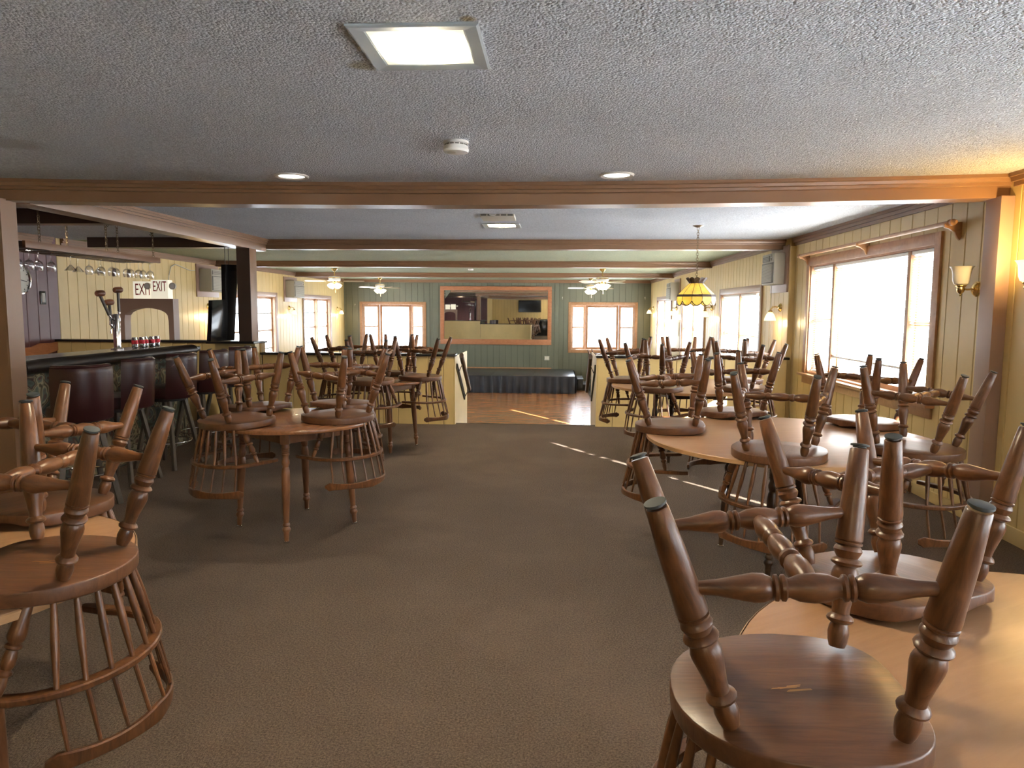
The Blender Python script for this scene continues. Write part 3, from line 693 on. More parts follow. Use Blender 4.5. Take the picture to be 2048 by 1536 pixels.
# leg blocks must stay level although the legs splay: they are short enough to hide it
round_table(-1.77, 4.78, 0.53, 55, 'small round reddish-brown table left of the aisle, carrying four upturned chairs', 'table_wood', None, 'table_leg_wood')
round_table(-1.86, 7.60, 0.53, -18, 'round brown table against the left half wall, carrying upturned chairs', 'table_wood', None, 'table_leg_wood')
round_table(-1.87, 1.90, 0.60, 45, 'round tan table at the left edge, nearest the camera on that side', 'laminate_tan', 'laminate_edge', 'table_leg_wood', half=0.16)
round_table(1.18, 1.31, 0.81, 30, 'large tan laminate table in the right foreground', 'laminate_tan', 'laminate_edge', 'dark_leg_wood', apron=False)
round_table(1.41, 4.35, 0.84, 15, 'large round tan table by the big window, carrying five upturned chairs', 'laminate_tan', 'laminate_edge', 'dark_leg_wood', apron=False)
round_table(1.35, 7.35, 0.76, 10, 'large round tan table in front of the right half wall', 'laminate_tan', 'laminate_edge', 'dark_leg_wood')
mat('scratched_wood', (0.45, 0.24, 0.09), 0.6)
SCR = []
G = 'upturned captain\'s chairs on the tables'
CB = 'upturned brown captain\'s chair '
for x, y, yw, tl, lb in [
    (0.452, 1.312, -2.5, 2.6, CB+'nearest the camera, pale scratch under its seat'),
    (0.90, 1.93, 296, 2.4, CB+'behind the nearest one on the right foreground table'),
    (-1.407, 1.863, 182, 0.9, CB+'at left edge with seat scratch, its spindled back over the aisle'),
    (-1.865, 2.468, 254.5, 2.0, CB+'at far side of the left foreground table'),
    (-2.042, 4.472, 58, 2.4, CB+'on near left of small red-brown table, beside bar stools'),
    (-2.176, 5.123, 329, 2.1, CB+'on far left of the small red-brown table'),
    (-1.448, 4.737, 149, 1.2, CB+'on the aisle side of the small red-brown table'),
    (-1.598, 5.346, 245, 1.8, CB+'on far right of the small red-brown table'),
    (0.738, 4.548, 354, 1.6, CB+'on aisle side of the large table by the big window'),
    (1.272, 5.203, 285.6, 1.4, CB+'on far left of the large table by the big window'),
    (1.156, 3.73, 66.2, 1.5, CB+'on near side of the large table by the big window'),
    (2.038, 4.828, 208.8, 1.3, CB+'on the large table, directly below the big window'),
    (1.916, 3.881, 132, 1.8, CB+'on right side of the large table, beside the mauve post'),
    (-2.322, 7.768, 353, 1.8, CB+'on left of the table against the left half wall'),
    (-1.842, 7.10, 97, 1.8, CB+'on near side of the table against the left half wall'),
    (-1.425, 7.578, 168.5, 1.8, CB+'at the aisle end of the left half wall'),
    (-1.80, 8.06, 268, 1.8, CB+'squeezed between its table and the left half wall'),
    (0.774, 7.604, 344, 1.8, CB+'at the aisle end of the right half wall'),
    (0.960, 6.80, 54, 1.8, CB+'on near left of the table before the right half wall'),
    (1.43, 8.06, 274, 1.8, CB+'backed close to the right half wall'),
    (1.80, 6.83, 132, 1.8, CB+'on near right of the table before the right half wall'),
    (1.96, 7.70, 210, 1.8, CB+'in the corner of right half wall and window wall')]:
    c = chair(x, y, yw, tl, 0.75, lb, G)
    SCR.append((c, lb))
# tables and chairs on the lower level, seen as leg tips above the half walls
for tx, ty, rot, nm in [(-5.72, 19.2, 10, 'left wall windows'), (-5.25, 20.95, 30, 'left bay window'), (1.75, 20.9, 25, 'right bay window')]:
    round_table(tx, ty, 0.53, rot, 'round brown table on the lower level by the '+nm, 'table_wood', None, 'table_leg_wood', z0=ZL, group='tables on the lower level')
    for k in range(4):
        a = R(rot+45+90*k)
        chair(tx-0.50*math.cos(a), ty-0.50*math.sin(a), math.degrees(a), 1.5, ZL+0.75, 'distant upturned chair by the %s, at its table\'s %s %s' % (nm, 'near' if math.sin(a) > 0 else 'far', 'left' if math.cos(a) > 0 else 'right'), 'upturned chairs by the '+nm)
for c, lb in SCR:
    if 'scratch' in lb:                               # bare wood scraped off the underside of the seat
        q = MB(); rs = random.Random(len(lb))
        for k in range(6):
            a = rs.uniform(-0.02, 0.02); b_ = rs.uniform(-0.012, 0.012); l_ = rs.uniform(0.012, 0.026); w_ = rs.uniform(0.0015, 0.004)
            q.add([(b_-w_, a-l_, SH-0.0436), (b_+w_, a-l_*0.8, SH-0.0436), (b_+w_*0.7+0.006, a+l_, SH-0.0436), (b_-w_*0.4+0.006, a+l_*0.9, SH-0.0436)], [(0, 1, 2, 3)])
        q.build('scratch_mark', 'scratched_wood', c, smooth=False)
# ------------------------------------------------------------------ ceiling fittings
def ceiling_light(x, y, w, label):
    t = thing('ceiling_light', label, 'ceiling light', (x, y, ZC-sag(x, y)), 0, 'square ceiling lights')
    o, i = w/2, w/2-0.055; mb = MB()
    prof = [(o, 0.0), (o, -0.007), (o-0.008, -0.011), (i+0.006, -0.007), (i, -0.004), (i, 0.0)]
    n = len(prof); cs = [(1, 1), (-1, 1), (-1, -1), (1, -1)]
    vs = [(sx*r, sy*r, z) for sx, sy in cs for r, z in prof]; fs = [(k*n+j, k*n+(j+1) % n, ((k+1) % 4)*n+(j+1) % n, ((k+1) % 4)*n+j) for k in range(4) for j in range(n)]
    mb.add(vs, fs).build('frame', 'fixture_grey', t, smooth=False)
    MB().box(-i, i, -i, i, -0.005, -0.001).build('diffuser', 'diffuser_glow', t, smooth=False)
ceiling_light(-0.463, 2.55, 0.425, 'square grey-framed recessed light glowing warm, nearest in the ceiling')
ceiling_light(-0.58, 7.81, 0.40, 'small square lit ceiling light beyond the first brown beam')
ceiling_light(-0.47, -2.5, 0.43, 'square ceiling light behind the viewpoint, above the rear wall television')
for x, lb in ((-1.75, 'left'), (0.385, 'right')):
    t = thing('can_light', 'round lit can light in the ceiling, '+lb+' one of the pair before the beam', 'can light', (x, 4.78, ZC-sag(x, 4.78)), 0, 'round can lights')
    MB().lathe([(0.085, 0.0), (0.112, 0.0), (0.112, -0.006), (0.104, -0.012), (0.085, -0.008)], 32, cap=False).build('trim_ring', 'paint_white', t)
    MB().lathe([(0.001, -0.004), (0.085, -0.004), (0.085, -0.002), (0.001, -0.002)], 32).build('lens', 'can_glow', t)
    l = bpy.data.lights.new('lamp', 'SPOT'); l.energy = 26; l.color = (1, 0.9, 0.75); l.spot_size = R(130); l.spot_blend = 0.8; l.shadow_soft_size = 0.07
    lo = bpy.data.objects.new('lamp', l); COL.objects.link(lo); lo.parent = t; lo.location = (0, 0, -0.02)
t = thing('can_light', 'added can light, unseen in the bar ceiling behind the brown beam', 'can light', (-5.2, 6.9, ZC), 0, 'round can lights')
MB().lathe([(0.085, 0.0), (0.112, 0.0), (0.112, -0.006), (0.104, -0.012), (0.085, -0.008)], 32, cap=False).build('trim_ring', 'paint_white', t)
MB().lathe([(0.001, -0.004), (0.085, -0.004), (0.085, -0.002), (0.001, -0.002)], 32).build('lens', 'can_glow', t)
l = bpy.data.lights.new('lamp', 'SPOT'); l.energy = 70; l.color = (1, 0.9, 0.72); l.spot_size = R(160); l.spot_blend = 0.6; l.shadow_soft_size = 0.08  # unseen lamp added to brighten the bar
lo = bpy.data.objects.new('lamp', l); COL.objects.link(lo); lo.parent = t; lo.location = (0, 0, -0.02)
t = thing('smoke_detector', 'round white smoke detector on the ceiling before the beam', 'smoke detector', (-0.53, 3.86, ZC-sag(-0.53, 3.86)))
MB().lathe([(0.066, 0), (0.066, -0.012), (0.060, -0.014)], 32).build('base', 'paint_white', t)
MB().lathe([(0.058, -0.014), (0.058, -0.024), (0.064, -0.026), (0.068, -0.045), (0.062, -0.056), (0.040, -0.060), (0.001, -0.060)], 32).build('body', 'paint_white', t)
q = MB()
for k in range(14):
    a = 2*PI*k/14; q.xf(Matrix.Rotation(a, 4, 'Z'), MB().box(0.056, 0.0595, -0.010, 0.010, -0.022, -0.016))
q.build('slot', 'grille_dark', t, smooth=False)
MB().lathe([(0.022, -0.060), (0.022, -0.0625), (0.001, -0.0625)], 24).build('test_button', 'off_white', t).location = (-0.02, -0.02, 0)
t = thing('ceiling_vent_box', 'boxy off-white vent unit on the ceiling beyond the first beam', 'vent', (-0.55, 6.95, ZC))
MB().box(-0.16, 0.16, -0.16, 0.16, -0.055, 0).build('housing', 'off_white', t, bevel=0.006)
for k in range(5): MB().box(-0.15+0.062*k, -0.15+0.05+0.062*k, -0.163, -0.158, -0.046, -0.012).build('slot', 'grille_dark', t, smooth=False)
MB().lathe([(0.035, 0), (0.035, 0.01), (0.001, 0.01)], 20, Matrix.Translation((-0.04, -0.16, -0.028)) @ Matrix.Rotation(PI/2, 4, 'X') @ Matrix.Scale(0.55, 4, (0, 1, 0))).build('cover', 'paint_white', t)
t = thing('smoke_detector', 'small distant white smoke detector on the green ceiling', 'smoke detector', (-1.92, 16.4, ZC))
MB().lathe([(0.06, 0), (0.062, -0.03), (0.045, -0.04), (0.001, -0.04)], 24).build('body', 'paint_white', t)

# ------------------------------------------------------------------ ceiling fans
def bell(mb, r0, r1, h, M, n=20, scal=0.0):
    rows = []
    for k in range(7):
        f = k/6; r = r0+(r1-r0)*(math.sin(f*PI*0.5)**0.8); z = -h*f
        rows.append([(r*(1+scal*max(0, f-0.5)*math.cos(a*8)), z, a) for a in [2*PI*i/n for i in range(n)]])
    vs = [M @ Vector((r*math.cos(a), r*math.sin(a), z)) for row in rows for r, z, a in row]
    fs = [(j*n+i, j*n+(i+1) % n, (j+1)*n+(i+1) % n, (j+1)*n+i) for j in range(6) for i in range(n)]+[tuple(range(n))]
    mb.add(vs, fs)
def fan(x, y, rot, label):
    t = thing('ceiling_fan', label, 'ceiling fan', (x, y, ZC), R(rot), 'ceiling fans with lights')
    MB().lathe([(0.07, 0), (0.072, -0.015), (0.045, -0.05), (0.018, -0.07), (0.001, -0.07)], 24).build('canopy', 'brass', t)
    MB().cyl((0, 0, -0.06), (0, 0, -0.19), 0.012).build('downrod', 'brass', t)
    MB().lathe([(0.03, -0.18), (0.12, -0.19), (0.135, -0.20), (0.135, -0.265), (0.12, -0.28), (0.05, -0.285)], 32).build('motor_housing', 'paint_white', t)
    MB().lathe([(0.135, -0.205), (0.138, -0.208), (0.138, -0.222), (0.135, -0.225)], 32, cap=False).build('brass_band', 'brass', t)
    for k in range(4):
        a = 2*PI*k/4
        M = Matrix.Rotation(a, 4, 'Z') @ Matrix.Translation((0, 0, -0.29)) @ Matrix.Rotation(R(13), 4, 'X')
        q = MB().prism([(0.20, -0.055), (0.30, -0.068), (0.60, -0.072), (0.66, -0.055), (0.675, 0), (0.66, 0.055), (0.60, 0.072), (0.30, 0.068), (0.20, 0.055)], -0.003, 0.003)
        MB().xf(M, q).build('blade', 'fan_blade', t, smooth=False)
        q = MB().box(0.09, 0.24, -0.014, 0.014, -0.008, -0.002); MB().xf(M, q).build('blade_bracket', 'brass', t, smooth=False)
    MB().lathe([(0.05, -0.285), (0.045, -0.31), (0.06, -0.33), (0.055, -0.36), (0.03, -0.375), (0.001, -0.375)], 24).build('light_fitter', 'brass', t)
    for k in range(4):
        a = 2*PI*(k+0.5)/4
        M = Matrix.Rotation(a, 4, 'Z') @ Matrix.Translation((0.065, 0, -0.345)) @ Matrix.Rotation(R(-42), 4, 'Y')
        q = MB(); bell(q, 0.022, 0.068, 0.10, M, 24, 0.18); q.build('glass_shade', 'shade_glow', t)
    q = MB(); q.cyl((0.02, 0, -0.37), (0.02, 0, -0.56), 0.002, 5); q.build('pull_chain', 'brass', t)
    light('lamp', (0, 0, -0.52), 9, (1, 0.82, 0.58), 0.08, t)
wood('fan_blade', (0.55, 0.42, 0.30), (0.68, 0.55, 0.42), (3, 12, 3), 0.35)
fan(-5.03, 16.3, 8, 'brass and white ceiling fan nearer the left wall windows')
fan(-5.13, 21.0, 42, 'ceiling fan at the back, above the left bay window')
fan(1.04, 16.2, 40, 'nearer ceiling fan above right side of the lower level')
fan(1.01, 20.9, 12, 'farther ceiling fan, partly behind another, by the right bay window')

# ------------------------------------------------------------------ wall sconces
def sconce(wx, y, z, rz, label, lit=True, up=False, power=2.6, col=(1, 0.74, 0.40)):
    t = thing('wall_sconce', label, 'wall lamp', (wx, y, z), rz, 'brass wall sconces')
    MB().lathe([(0.055, 0), (0.055, 0.006), (0.046, 0.014), (0.046, 0.018), (0.030, 0.030), (0.012, 0.038), (0.001, 0.038)], 24, Matrix.Rotation(-PI/2, 4, 'X')).build('backplate', 'brass', t)
    if up:
        MB().tube([(0, 0.03, 0), (0, 0.07, -0.004), (0, 0.10, 0.0)], 0.007).build('arm', 'brass', t)
        MB().lathe([(0.004, -0.05), (0.007, -0.044), (0.006, -0.036), (0.022, -0.022), (0.027, -0.004), (0.024, 0.012), (0.036, 0.020), (0.036, 0.026), (0.02, 0.028)], 20, Matrix.Translation((0, 0.115, 0))).build('cup', 'brass', t)
        q = MB(); pr = [(0.026, 0.024), (0.046, 0.036), (0.055, 0.06), (0.058, 0.10), (0.062, 0.13), (0.072, 0.150), (0.080, 0.158), (0.077, 0.158), (0.058, 0.13), (0.053, 0.06), (0.03, 0.03)]
        q.lathe(pr, 32, Matrix.Translation((0, 0.115, 0)), cap=False); q.build('glass_shade', 'shade_warm' if lit else 'frosted_off', t)
        if lit: light('lamp', (0, 0.115, 0.19), power, col, 0.04, t)
    else:
        MB().tube([(0, 0.03, 0.0), (0, 0.06, 0.012), (0, 0.10, 0.01), (0, 0.125, -0.02), (0, 0.13, -0.045)], 0.009).build('arm', 'brass', t)
        MB().lathe([(0.012, -0.03), (0.026, -0.04), (0.028, -0.06), (0.022, -0.066)], 18, Matrix.Translation((0, 0.13, 0))).build('socket', 'brass', t)
        q = MB(); bell(q, 0.026, 0.072, 0.11, Matrix.Translation((0, 0.13, -0.06)), 32, 0.16); q.build('glass_shade', 'shade_warm' if lit else 'frosted_off', t)
        if lit: light('lamp', (0, 0.13, -0.20), power, col, 0.04, t)
sconce(XR, 5.36, 1.665, RIGHT, 'unlit upright frosted glass sconce beside the mauve post', lit=False, up=True)
sconce(XR, 4.62, 1.66, RIGHT, 'glowing sconce at the right edge, on the near side of the mauve post', up=True, power=16, col=(1, 0.66, 0.26))
sconce(XRL, 9.62, 1.545, RIGHT, 'lit brass sconce below the air conditioner on the right wall')
sconce(XRL, 13.75, 1.55, RIGHT, 'lit sconce between the lower right windows, behind the stained glass lamp')
sconce(XRL, 17.7, 1.55, RIGHT, 'lit sconce on lower right wall, left of the stained glass lamp')
sconce(XRL, 21.8, 1.57, RIGHT, 'far sconce beside the green corner on the right wall')
sconce(XL, 13.52, 1.53, LEFT, 'lit sconce on the yellow wall behind the bar', power=8)
sconce(XL, 17.75, 1.51, LEFT, 'lit sconce between the left wall windows')
sconce(XL, 21.75, 1.50, LEFT, 'far sconce between left windows and the green back wall')

# ------------------------------------------------------------------ stained glass pendant
t = thing('pendant_lamp', 'stained glass pendant lamp with yellow panels hanging on a chain', 'pendant lamp', (1.51, 7.90, 0))
MB().lathe([(0.001, ZC-0.03), (0.02, ZC-0.03), (0.06, ZC-0.012), (0.062, ZC)], 24).build('ceiling_plate', 'dark_brass', t)
def chain(mb, p0, p1, link_r=0.012, link_l=0.034, wire=0.0022):
    p0, p1 = Vector(p0), Vector(p1); d = p1-p0; n = max(2, int(d.length/(link_l*0.78))); Q = d.to_track_quat('Z', 'Y').to_matrix().to_4x4()
    for k in range(n):
        c = p0.lerp(p1, (k+0.5)/n); M = Matrix.Translation(c) @ Q @ Matrix.Rotation(PI/2*(k % 2), 4, 'Z')
        pts = []
        for i in range(10):
            a = 2*PI*i/10; pts.append(M @ Vector((link_r*math.cos(a), 0, link_l*0.62*math.sin(a))))
        mb.tube(pts, wire, 5, True)
q = MB(); chain(q, (0, 0, ZC-0.03), (0, 0, 1.845)); q.build('chain', 'dark_brass', t)
NP = 12
def ringpt(r, z, k): a = 2*PI*(k+0.25)/NP; return Vector((r*math.cos(a), r*math.sin(a), z))
def panel_mesh(r0, z0, r1, z1, k, inset=0.003):
    a, b, c, d = ringpt(r0, z0, k), ringpt(r0, z0, k+1), ringpt(r1, z1, k+1), ringpt(r1, z1, k)
    m_ = (a+b+c+d)/4; out = Vector((m_.x, m_.y, 0)).normalized()*0.003
    P = [p+(m_-p)*0.02 for p in (a, b, c, d)]
    return MB().add([p-out for p in P]+[p+out for p in P], [(0, 1, 2, 3), (7, 6, 5, 4), (0, 4, 5, 1), (1, 5, 6, 2), (2, 6, 7, 3), (3, 7, 4, 0)])
ZT_, ZM, ZB_ = 1.79, 1.672, 1.655
for k in range(NP):
    g = 'glass_daylit' if k in (10, 11, 0) else 'glass_yellow'  # right-hand panels paler: window light on them put into the glass colour
    panel_mesh(0.075, ZT_, 0.195, ZM, k).build('glass_panel', g, t, smooth=False)
    # lower scalloped petals
    a, b = ringpt(0.205, 1.648, k), ringpt(0.205, 1.648, k+1); out = Vector(((a+b).x, (a+b).y, 0)).normalized()
    pts = []
    for i in range(9):
        f = i/8; p = a.lerp(b, f); p = p+out*0.004; p.z = 1.60-0.045*math.sin(PI*f)**0.6; pts.append(p)
    vs = [a, b]+pts[::-1]; n_ = len(vs); V2 = [p-out*0.0025 for p in vs]+[p+out*0.0025 for p in vs]
    MB().add(V2, [tuple(range(n_)), tuple(range(n_, 2*n_))[::-1]]+[(i, (i+1) % n_, n_+(i+1) % n_, n_+i) for i in range(n_)]).build('glass_petal', g, t, smooth=False)
    MB().tube(pts, 0.0055, 6).build('scallop_edge', 'dark_brass', t)
    # flared crown leaves
    a, b = ringpt(0.075, ZT_, k), ringpt(0.075, ZT_, k+1); c_, d_ = ringpt(0.112, 1.838, k), ringpt(0.112, 1.838, k+1); pts = [c_.lerp(d_, i/6)+Vector((0, 0, 0.016*math.sin(PI*i/6))) for i in range(7)]
    vs = [a, b]+pts[::-1]; n_ = len(vs); o_ = Vector(((a+b).x, (a+b).y, 0)).normalized()*0.002
    MB().add([p-o_ for p in vs]+[p+o_ for p in vs], [tuple(range(n_)), tuple(range(n_, 2*n_))[::-1]]+[(i, (i+1) % n_, n_+(i+1) % n_, n_+i) for i in range(n_)]).build('crown_leaf', 'bronze_lamp', t, smooth=False)
q = MB()
for k in range(NP): q.cyl(ringpt(0.075, ZT_, k), ringpt(0.195, ZM, k), 0.0032, 6); q.cyl(ringpt(0.206, 1.65, k), ringpt(0.207, 1.60, k), 0.0035, 6)
q.build('lead_came', 'dark_brass', t)
q = MB(); vs = []
for r_, z_ in ((0.195, ZM), (0.206, ZM-0.004), (0.211, 1.648), (0.200, 1.645)): vs += [ringpt(r_, z_, k) for k in range(NP)]
q.add(vs, [(j*NP+k, j*NP+(k+1) % NP, ((j+1) % 4)*NP+(k+1) % NP, ((j+1) % 4)*NP+k) for j in range(4) for k in range(NP)]).build('band', 'bronze_lamp', t, smooth=False)
MB().lathe([(0.012, 1.80), (0.02, 1.79), (0.02, 1.74), (0.03, 1.72), (0.034, 1.69), (0.02, 1.665), (0.001, 1.66)], 16).build('bulb', 'shade_warm', t)
light('lamp', (0, 0, 1.63), 2.0, (1, 0.8, 0.5), 0.04, t)  # dim glow added inside to brighten the glass panels

# ------------------------------------------------------------------ air conditioners
def air_con(wx, y, z, rz, w, h, d, label, boardm='paint_mauve'):
    t = thing('air_conditioner', label, 'air conditioner', (wx, y, z), rz, 'through-wall air conditioners')
    MB().box(-w/2-0.09, w/2+0.09, 0, 0.022, -0.10, h+0.09).build('mounting_board', boardm, t, bevel=0.004)
    MB().box(-w/2, w/2, 0.022, d, 0, h).build('cabinet', 'ac_beige', t, bevel=0.012)
    MB().box(-w/2+0.02, w/2-0.02, d, d+0.012, 0.02, h*0.70).build('front_panel', 'grille_dark', t, bevel=0.004)
    n = 15
    for k in range(n): 
        zz = 0.035+k*(h*0.70-0.05)/n; MB().box(-w/2+0.04, w/2-0.04, d+0.012, d+0.018, zz, zz+0.010).build('louvre', 'ac_beige', t, smooth=False)
    MB().box(-w/2+0.18, w/2-0.03, d-0.002, d+0.008, h*0.75, h-0.03).build('air_outlet', 'grille_dark', t, smooth=False)
    for k in range(5): MB().box(-w/2+0.19, w/2-0.04, d+0.008, d+0.014, h*0.75+0.008+k*0.018, h*0.75+0.014+k*0.018).build('vane', 'ac_beige', t, smooth=False)
    MB().box(-w/2+0.03, -w/2+0.16, d, d+0.008, h*0.75, h-0.03).build('control_panel', 'grille_grey', t, bevel=0.003)
    for s in (0, 1): MB().lathe([(0.018, 0), (0.016, 0.014), (0.001, 0.014)], 14, Matrix.Translation((-w/2+0.095, d+0.008, h*0.80+0.05*s)) @ Matrix.Rotation(-PI/2, 4, 'X')).build('knob', 'ac_beige', t)
    return t
air_con(XRL, 9.70, 1.84, RIGHT, 0.52, 0.40, 0.16, 'beige air conditioner high on the right wall beyond the big window')
air_con(XRL, 17.6, 1.74, RIGHT, 0.62, 0.42, 0.22, 'distant air conditioner seen beside the stained glass lamp')
air_con(XL, 13.52, 1.80, LEFT, 0.70, 0.42, 0.26, 'air conditioner on the yellow wall above the lit bar sconce')
air_con(XL, 17.85, 1.76, LEFT, 0.70, 0.42, 0.24, 'air conditioner between the left wall windows')
def cord(name, pts, r, m_, label):
    return tag(MB().tube(pts, r, 6).build(name, m_), label, 'cord')
cord('power_cord', [(XRL-0.02, 10.0, 1.84), (XRL-0.02, 9.98, 1.5), (XRL-0.02, 9.97, 1.2), (XRL-0.02, 10.02, 0.9)], 0.006, 'off_white', 'white cord hanging from the right wall air conditioner')
cord('power_cord', [(XL+0.02, 12.1, 1.93), (XL+0.02, 12.12, 2.05), (XL+0.02, 12.2, 2.20), (XL+0.02, 12.35, 2.25), (XL+0.02, 12.6, 2.21), (XL+0.02, 12.85, 2.17), (XL+0.02, 13.03, 2.18)], 0.008, 'off_white', 'pale cord looping up the wall from the EXIT sign')
cord('power_cord', [(XL+0.02, 14.02, 2.10), (XL+0.05, 14.10, 1.98), (XL+0.02, 14.18, 1.86), (XL+0.02, 14.15, 1.76), (XL+0.05, 14.04, 1.82)], 0.007, 'grille_dark', 'dark looped cord beside the bar wall air conditioner')
t = thing('outlet_box', 'small box with tangled wires above the bar wall air conditioner', 'outlet', (XL, 14.08, 2.22), LEFT)
MB().box(-0.05, 0.05, 0, 0.06, -0.06, 0.06).build('box', 'grille_grey', t, bevel=0.004)
MB().box(-0.03, 0.03, 0.06, 0.065, -0.04, 0.04).build('cover_plate', 'off_white', t, bevel=0.002)

# ------------------------------------------------------------------ right wall fittings
t = thing('curtain_pole', 'wooden curtain pole on three brackets above the big window', 'curtain pole', (XR, 0, 0))
MB().rod((-0.10, 5.50, 2.155), (-0.10, 8.92, 2.155), [(0.010, 0), (0.016, 0.004), (0.010, 0.008), (0.024, 0.012), (0.024, 0.018), (0.014, 0.020), (0.026, 0.026), (0.018, 0.032), (0.018, 0.985), (0.024, 0.99), (0.020, 1.0)], 16).build('pole', 'trim_wood', t)
for y in (5.62, 7.20, 8.82):
    MB().prism([(0, 2.06), (-0.012, 2.03), (-0.03, 2.05), (-0.05, 2.09), (-0.09, 2.115), (-0.125, 2.125), (-0.13, 2.15), (-0.115, 2.16), (-0.10, 2.138), (-0.08, 2.15), (-0.04, 2.165), (0, 2.165)], y-0.012, y+0.012, 'y').build('bracket', 'trim_wood', t, bevel=0.003)
t = thing('wall_panel_door', 'plain yellow hatch panel on the lower right wall between windows', 'panel', (XRL, 17.9, 0), RIGHT)
MB().box(-0.85, 0.85, 0, 0.02, 0.2, 1.28).build('board', 'paint_yellow', t, bevel=0.004)
MB().box(-0.75, 0.75, 0.02, 0.03, 0.9, 1.22).build('raised_panel', 'paint_yellow', t, bevel=0.004)

# ------------------------------------------------------------------ back wall: mirror, stage, steps, outlet
YM = YB-0.06
t = thing('wall_mirror', 'huge mirror in an orange wood frame above the stage', 'mirror', (-1.845, YM, 1.31), BACK)
W2, H2 = 1.735, 0.90
for a, b, c_, d_ in ((-W2, W2, H2-0.12, H2), (-W2, W2, -H2, -H2+0.165), (-W2, -W2+0.12, -H2+0.165, H2-0.12), (W2-0.12, W2, -H2+0.165, H2-0.12)): MB().box(a, b, 0, 0.05, c_, d_).build('frame_board', 'redwood', t, bevel=0.004)
gm = MB().box(-W2+0.125, W2-0.125, 0.006, 0.012, -H2+0.17, H2-0.125).build('glass', 'mirror', t, smooth=False); gm.rotation_euler = (R(0.26), 0, R(-0.35))
t = thing('wall_outlet', 'cream outlet plate on the green wall above the stage', 'outlet', (-0.24, YM, 0.0), BACK)
MB().box(-0.075, 0.075, 0, 0.008, -0.065, 0.065).build('plate', 'off_white', t, bevel=0.002)
for s in (-1, 1): MB().box(s*0.03-0.018, s*0.03+0.018, 0.008, 0.011, -0.03, 0.03).build('socket', 'sign_white', t, smooth=False)
SX0, SX1, SY0, SZ = -4.1, 0.575, 20.05, -0.345
t = thing('stage', 'low black stage with a gathered black skirt below the mirror', 'stage', (0, 0, ZL))
DZ = SZ-ZL
for i in range(4):
    a = SX0+i*(SX1-SX0)/4; MB().box(a+0.002, a+(SX1-SX0)/4-0.002, SY0, YM-0.02, DZ-0.07, DZ).build('deck_panel', 'stage_deck', t, bevel=0.004)
MB().box(SX0+0.05, SX1-0.05, SY0+0.06, YM-0.03, 0.018, DZ-0.07).build('understructure', 'black_matte', t, smooth=False)
def skirt(p0, p1, name):
    p0, p1 = Vector(p0), Vector(p1); d = p1-p0; L_ = d.length; d.normalize(); nn = Vector((d.y, -d.x, 0)); n = int(L_/0.030); rows = []
    ph = 0
    for i in range(n+1):
        s = L_*i/n; ph += random.uniform(0.55, 1.15); am = random.uniform(0.6, 1.2)
        col = []
        for z, k in ((DZ-0.015, 0.25), (DZ-0.07, 0.5), (DZ*0.5, 0.9), (0.022, 1.2)):
            q = p0+d*s+nn*(0.02+0.034*k*am*math.sin(ph)); col.append((q.x, q.y, z))
        rows.append(col)
    vs = [q for c in rows for q in c]; fs = [(i*4+j, (i+1)*4+j, (i+1)*4+j+1, i*4+j+1) for i in range(n) for j in range(3)]
    o = MB().add(vs, fs).build(name, 'skirt_cloth', t); return o
skirt((SX0, SY0-0.005, 0), (SX1, SY0-0.005, 0), 'skirt'); skirt((SX1+0.005, SY0, 0), (SX1+0.005, YM-0.05, 0), 'side_skirt')
t = thing('stage_steps', 'two black portable steps at the right end of the stage', 'steps', (0, 0, ZL))
for x0, x1, z, tr in ((0.675, 0.83, 0.36, 0.0), (0.83, 1.04, 0.20, 0.0)):
    MB().box(x0, x1, 20.9, 21.9, 0.022, z-0.03).build('riser_box', 'black_matte', t, bevel=0.004)
    for k in range(2): MB().box(x0-0.01, x1+0.01, 20.88+0.52*k, 20.88+0.505+0.52*k, z-0.03, z).build('tread', 'stage_deck', t, bevel=0.004)
# hooks and tag ends on the green wall
for x, z in ((0.22, 1.85), (2.75, 1.86), (-6.3, 1.6)):
    t = thing('wall_hook', 'tiny white cord hook on the green wall %s' % ('left of the right bay window' if x == 0.22 else 'near the right corner' if x > 1 else 'at the left corner'), 'hook', (x, YB, z), BACK)
    MB().tube([(0, 0, 0.03), (0, 0.03, 0.03), (0, 0.035, -0.02), (0, 0.02, -0.03)], 0.006, 6).build('wire', 'off_white', t)
    MB().box(-0.012, 0.012, 0, 0.004, 0.01, 0.05).build('plate', 'off_white', t, smooth=False)
t = thing('wooden_cabinet', 'small open wooden cabinet below the left bay window', 'cabinet', (-4.55, 22.05, ZL))
MB().box(-0.30, 0.30, -0.2, 0.2, 0, 1.02).build('carcass', 'trim_wood', t, bevel=0.005)
MB().box(-0.33, 0.33, -0.22, 0.22, 1.02, 1.21).build('top_box', 'trim_wood', t, bevel=0.005)
for a, b in ((-0.27, -0.03), (0.03, 0.27)): MB().box(a, b, -0.228, -0.215, 1.05, 1.18).build('cubby_shade', 'black_matte', t, smooth=False)  # flat black plates paint the shade inside the open compartments

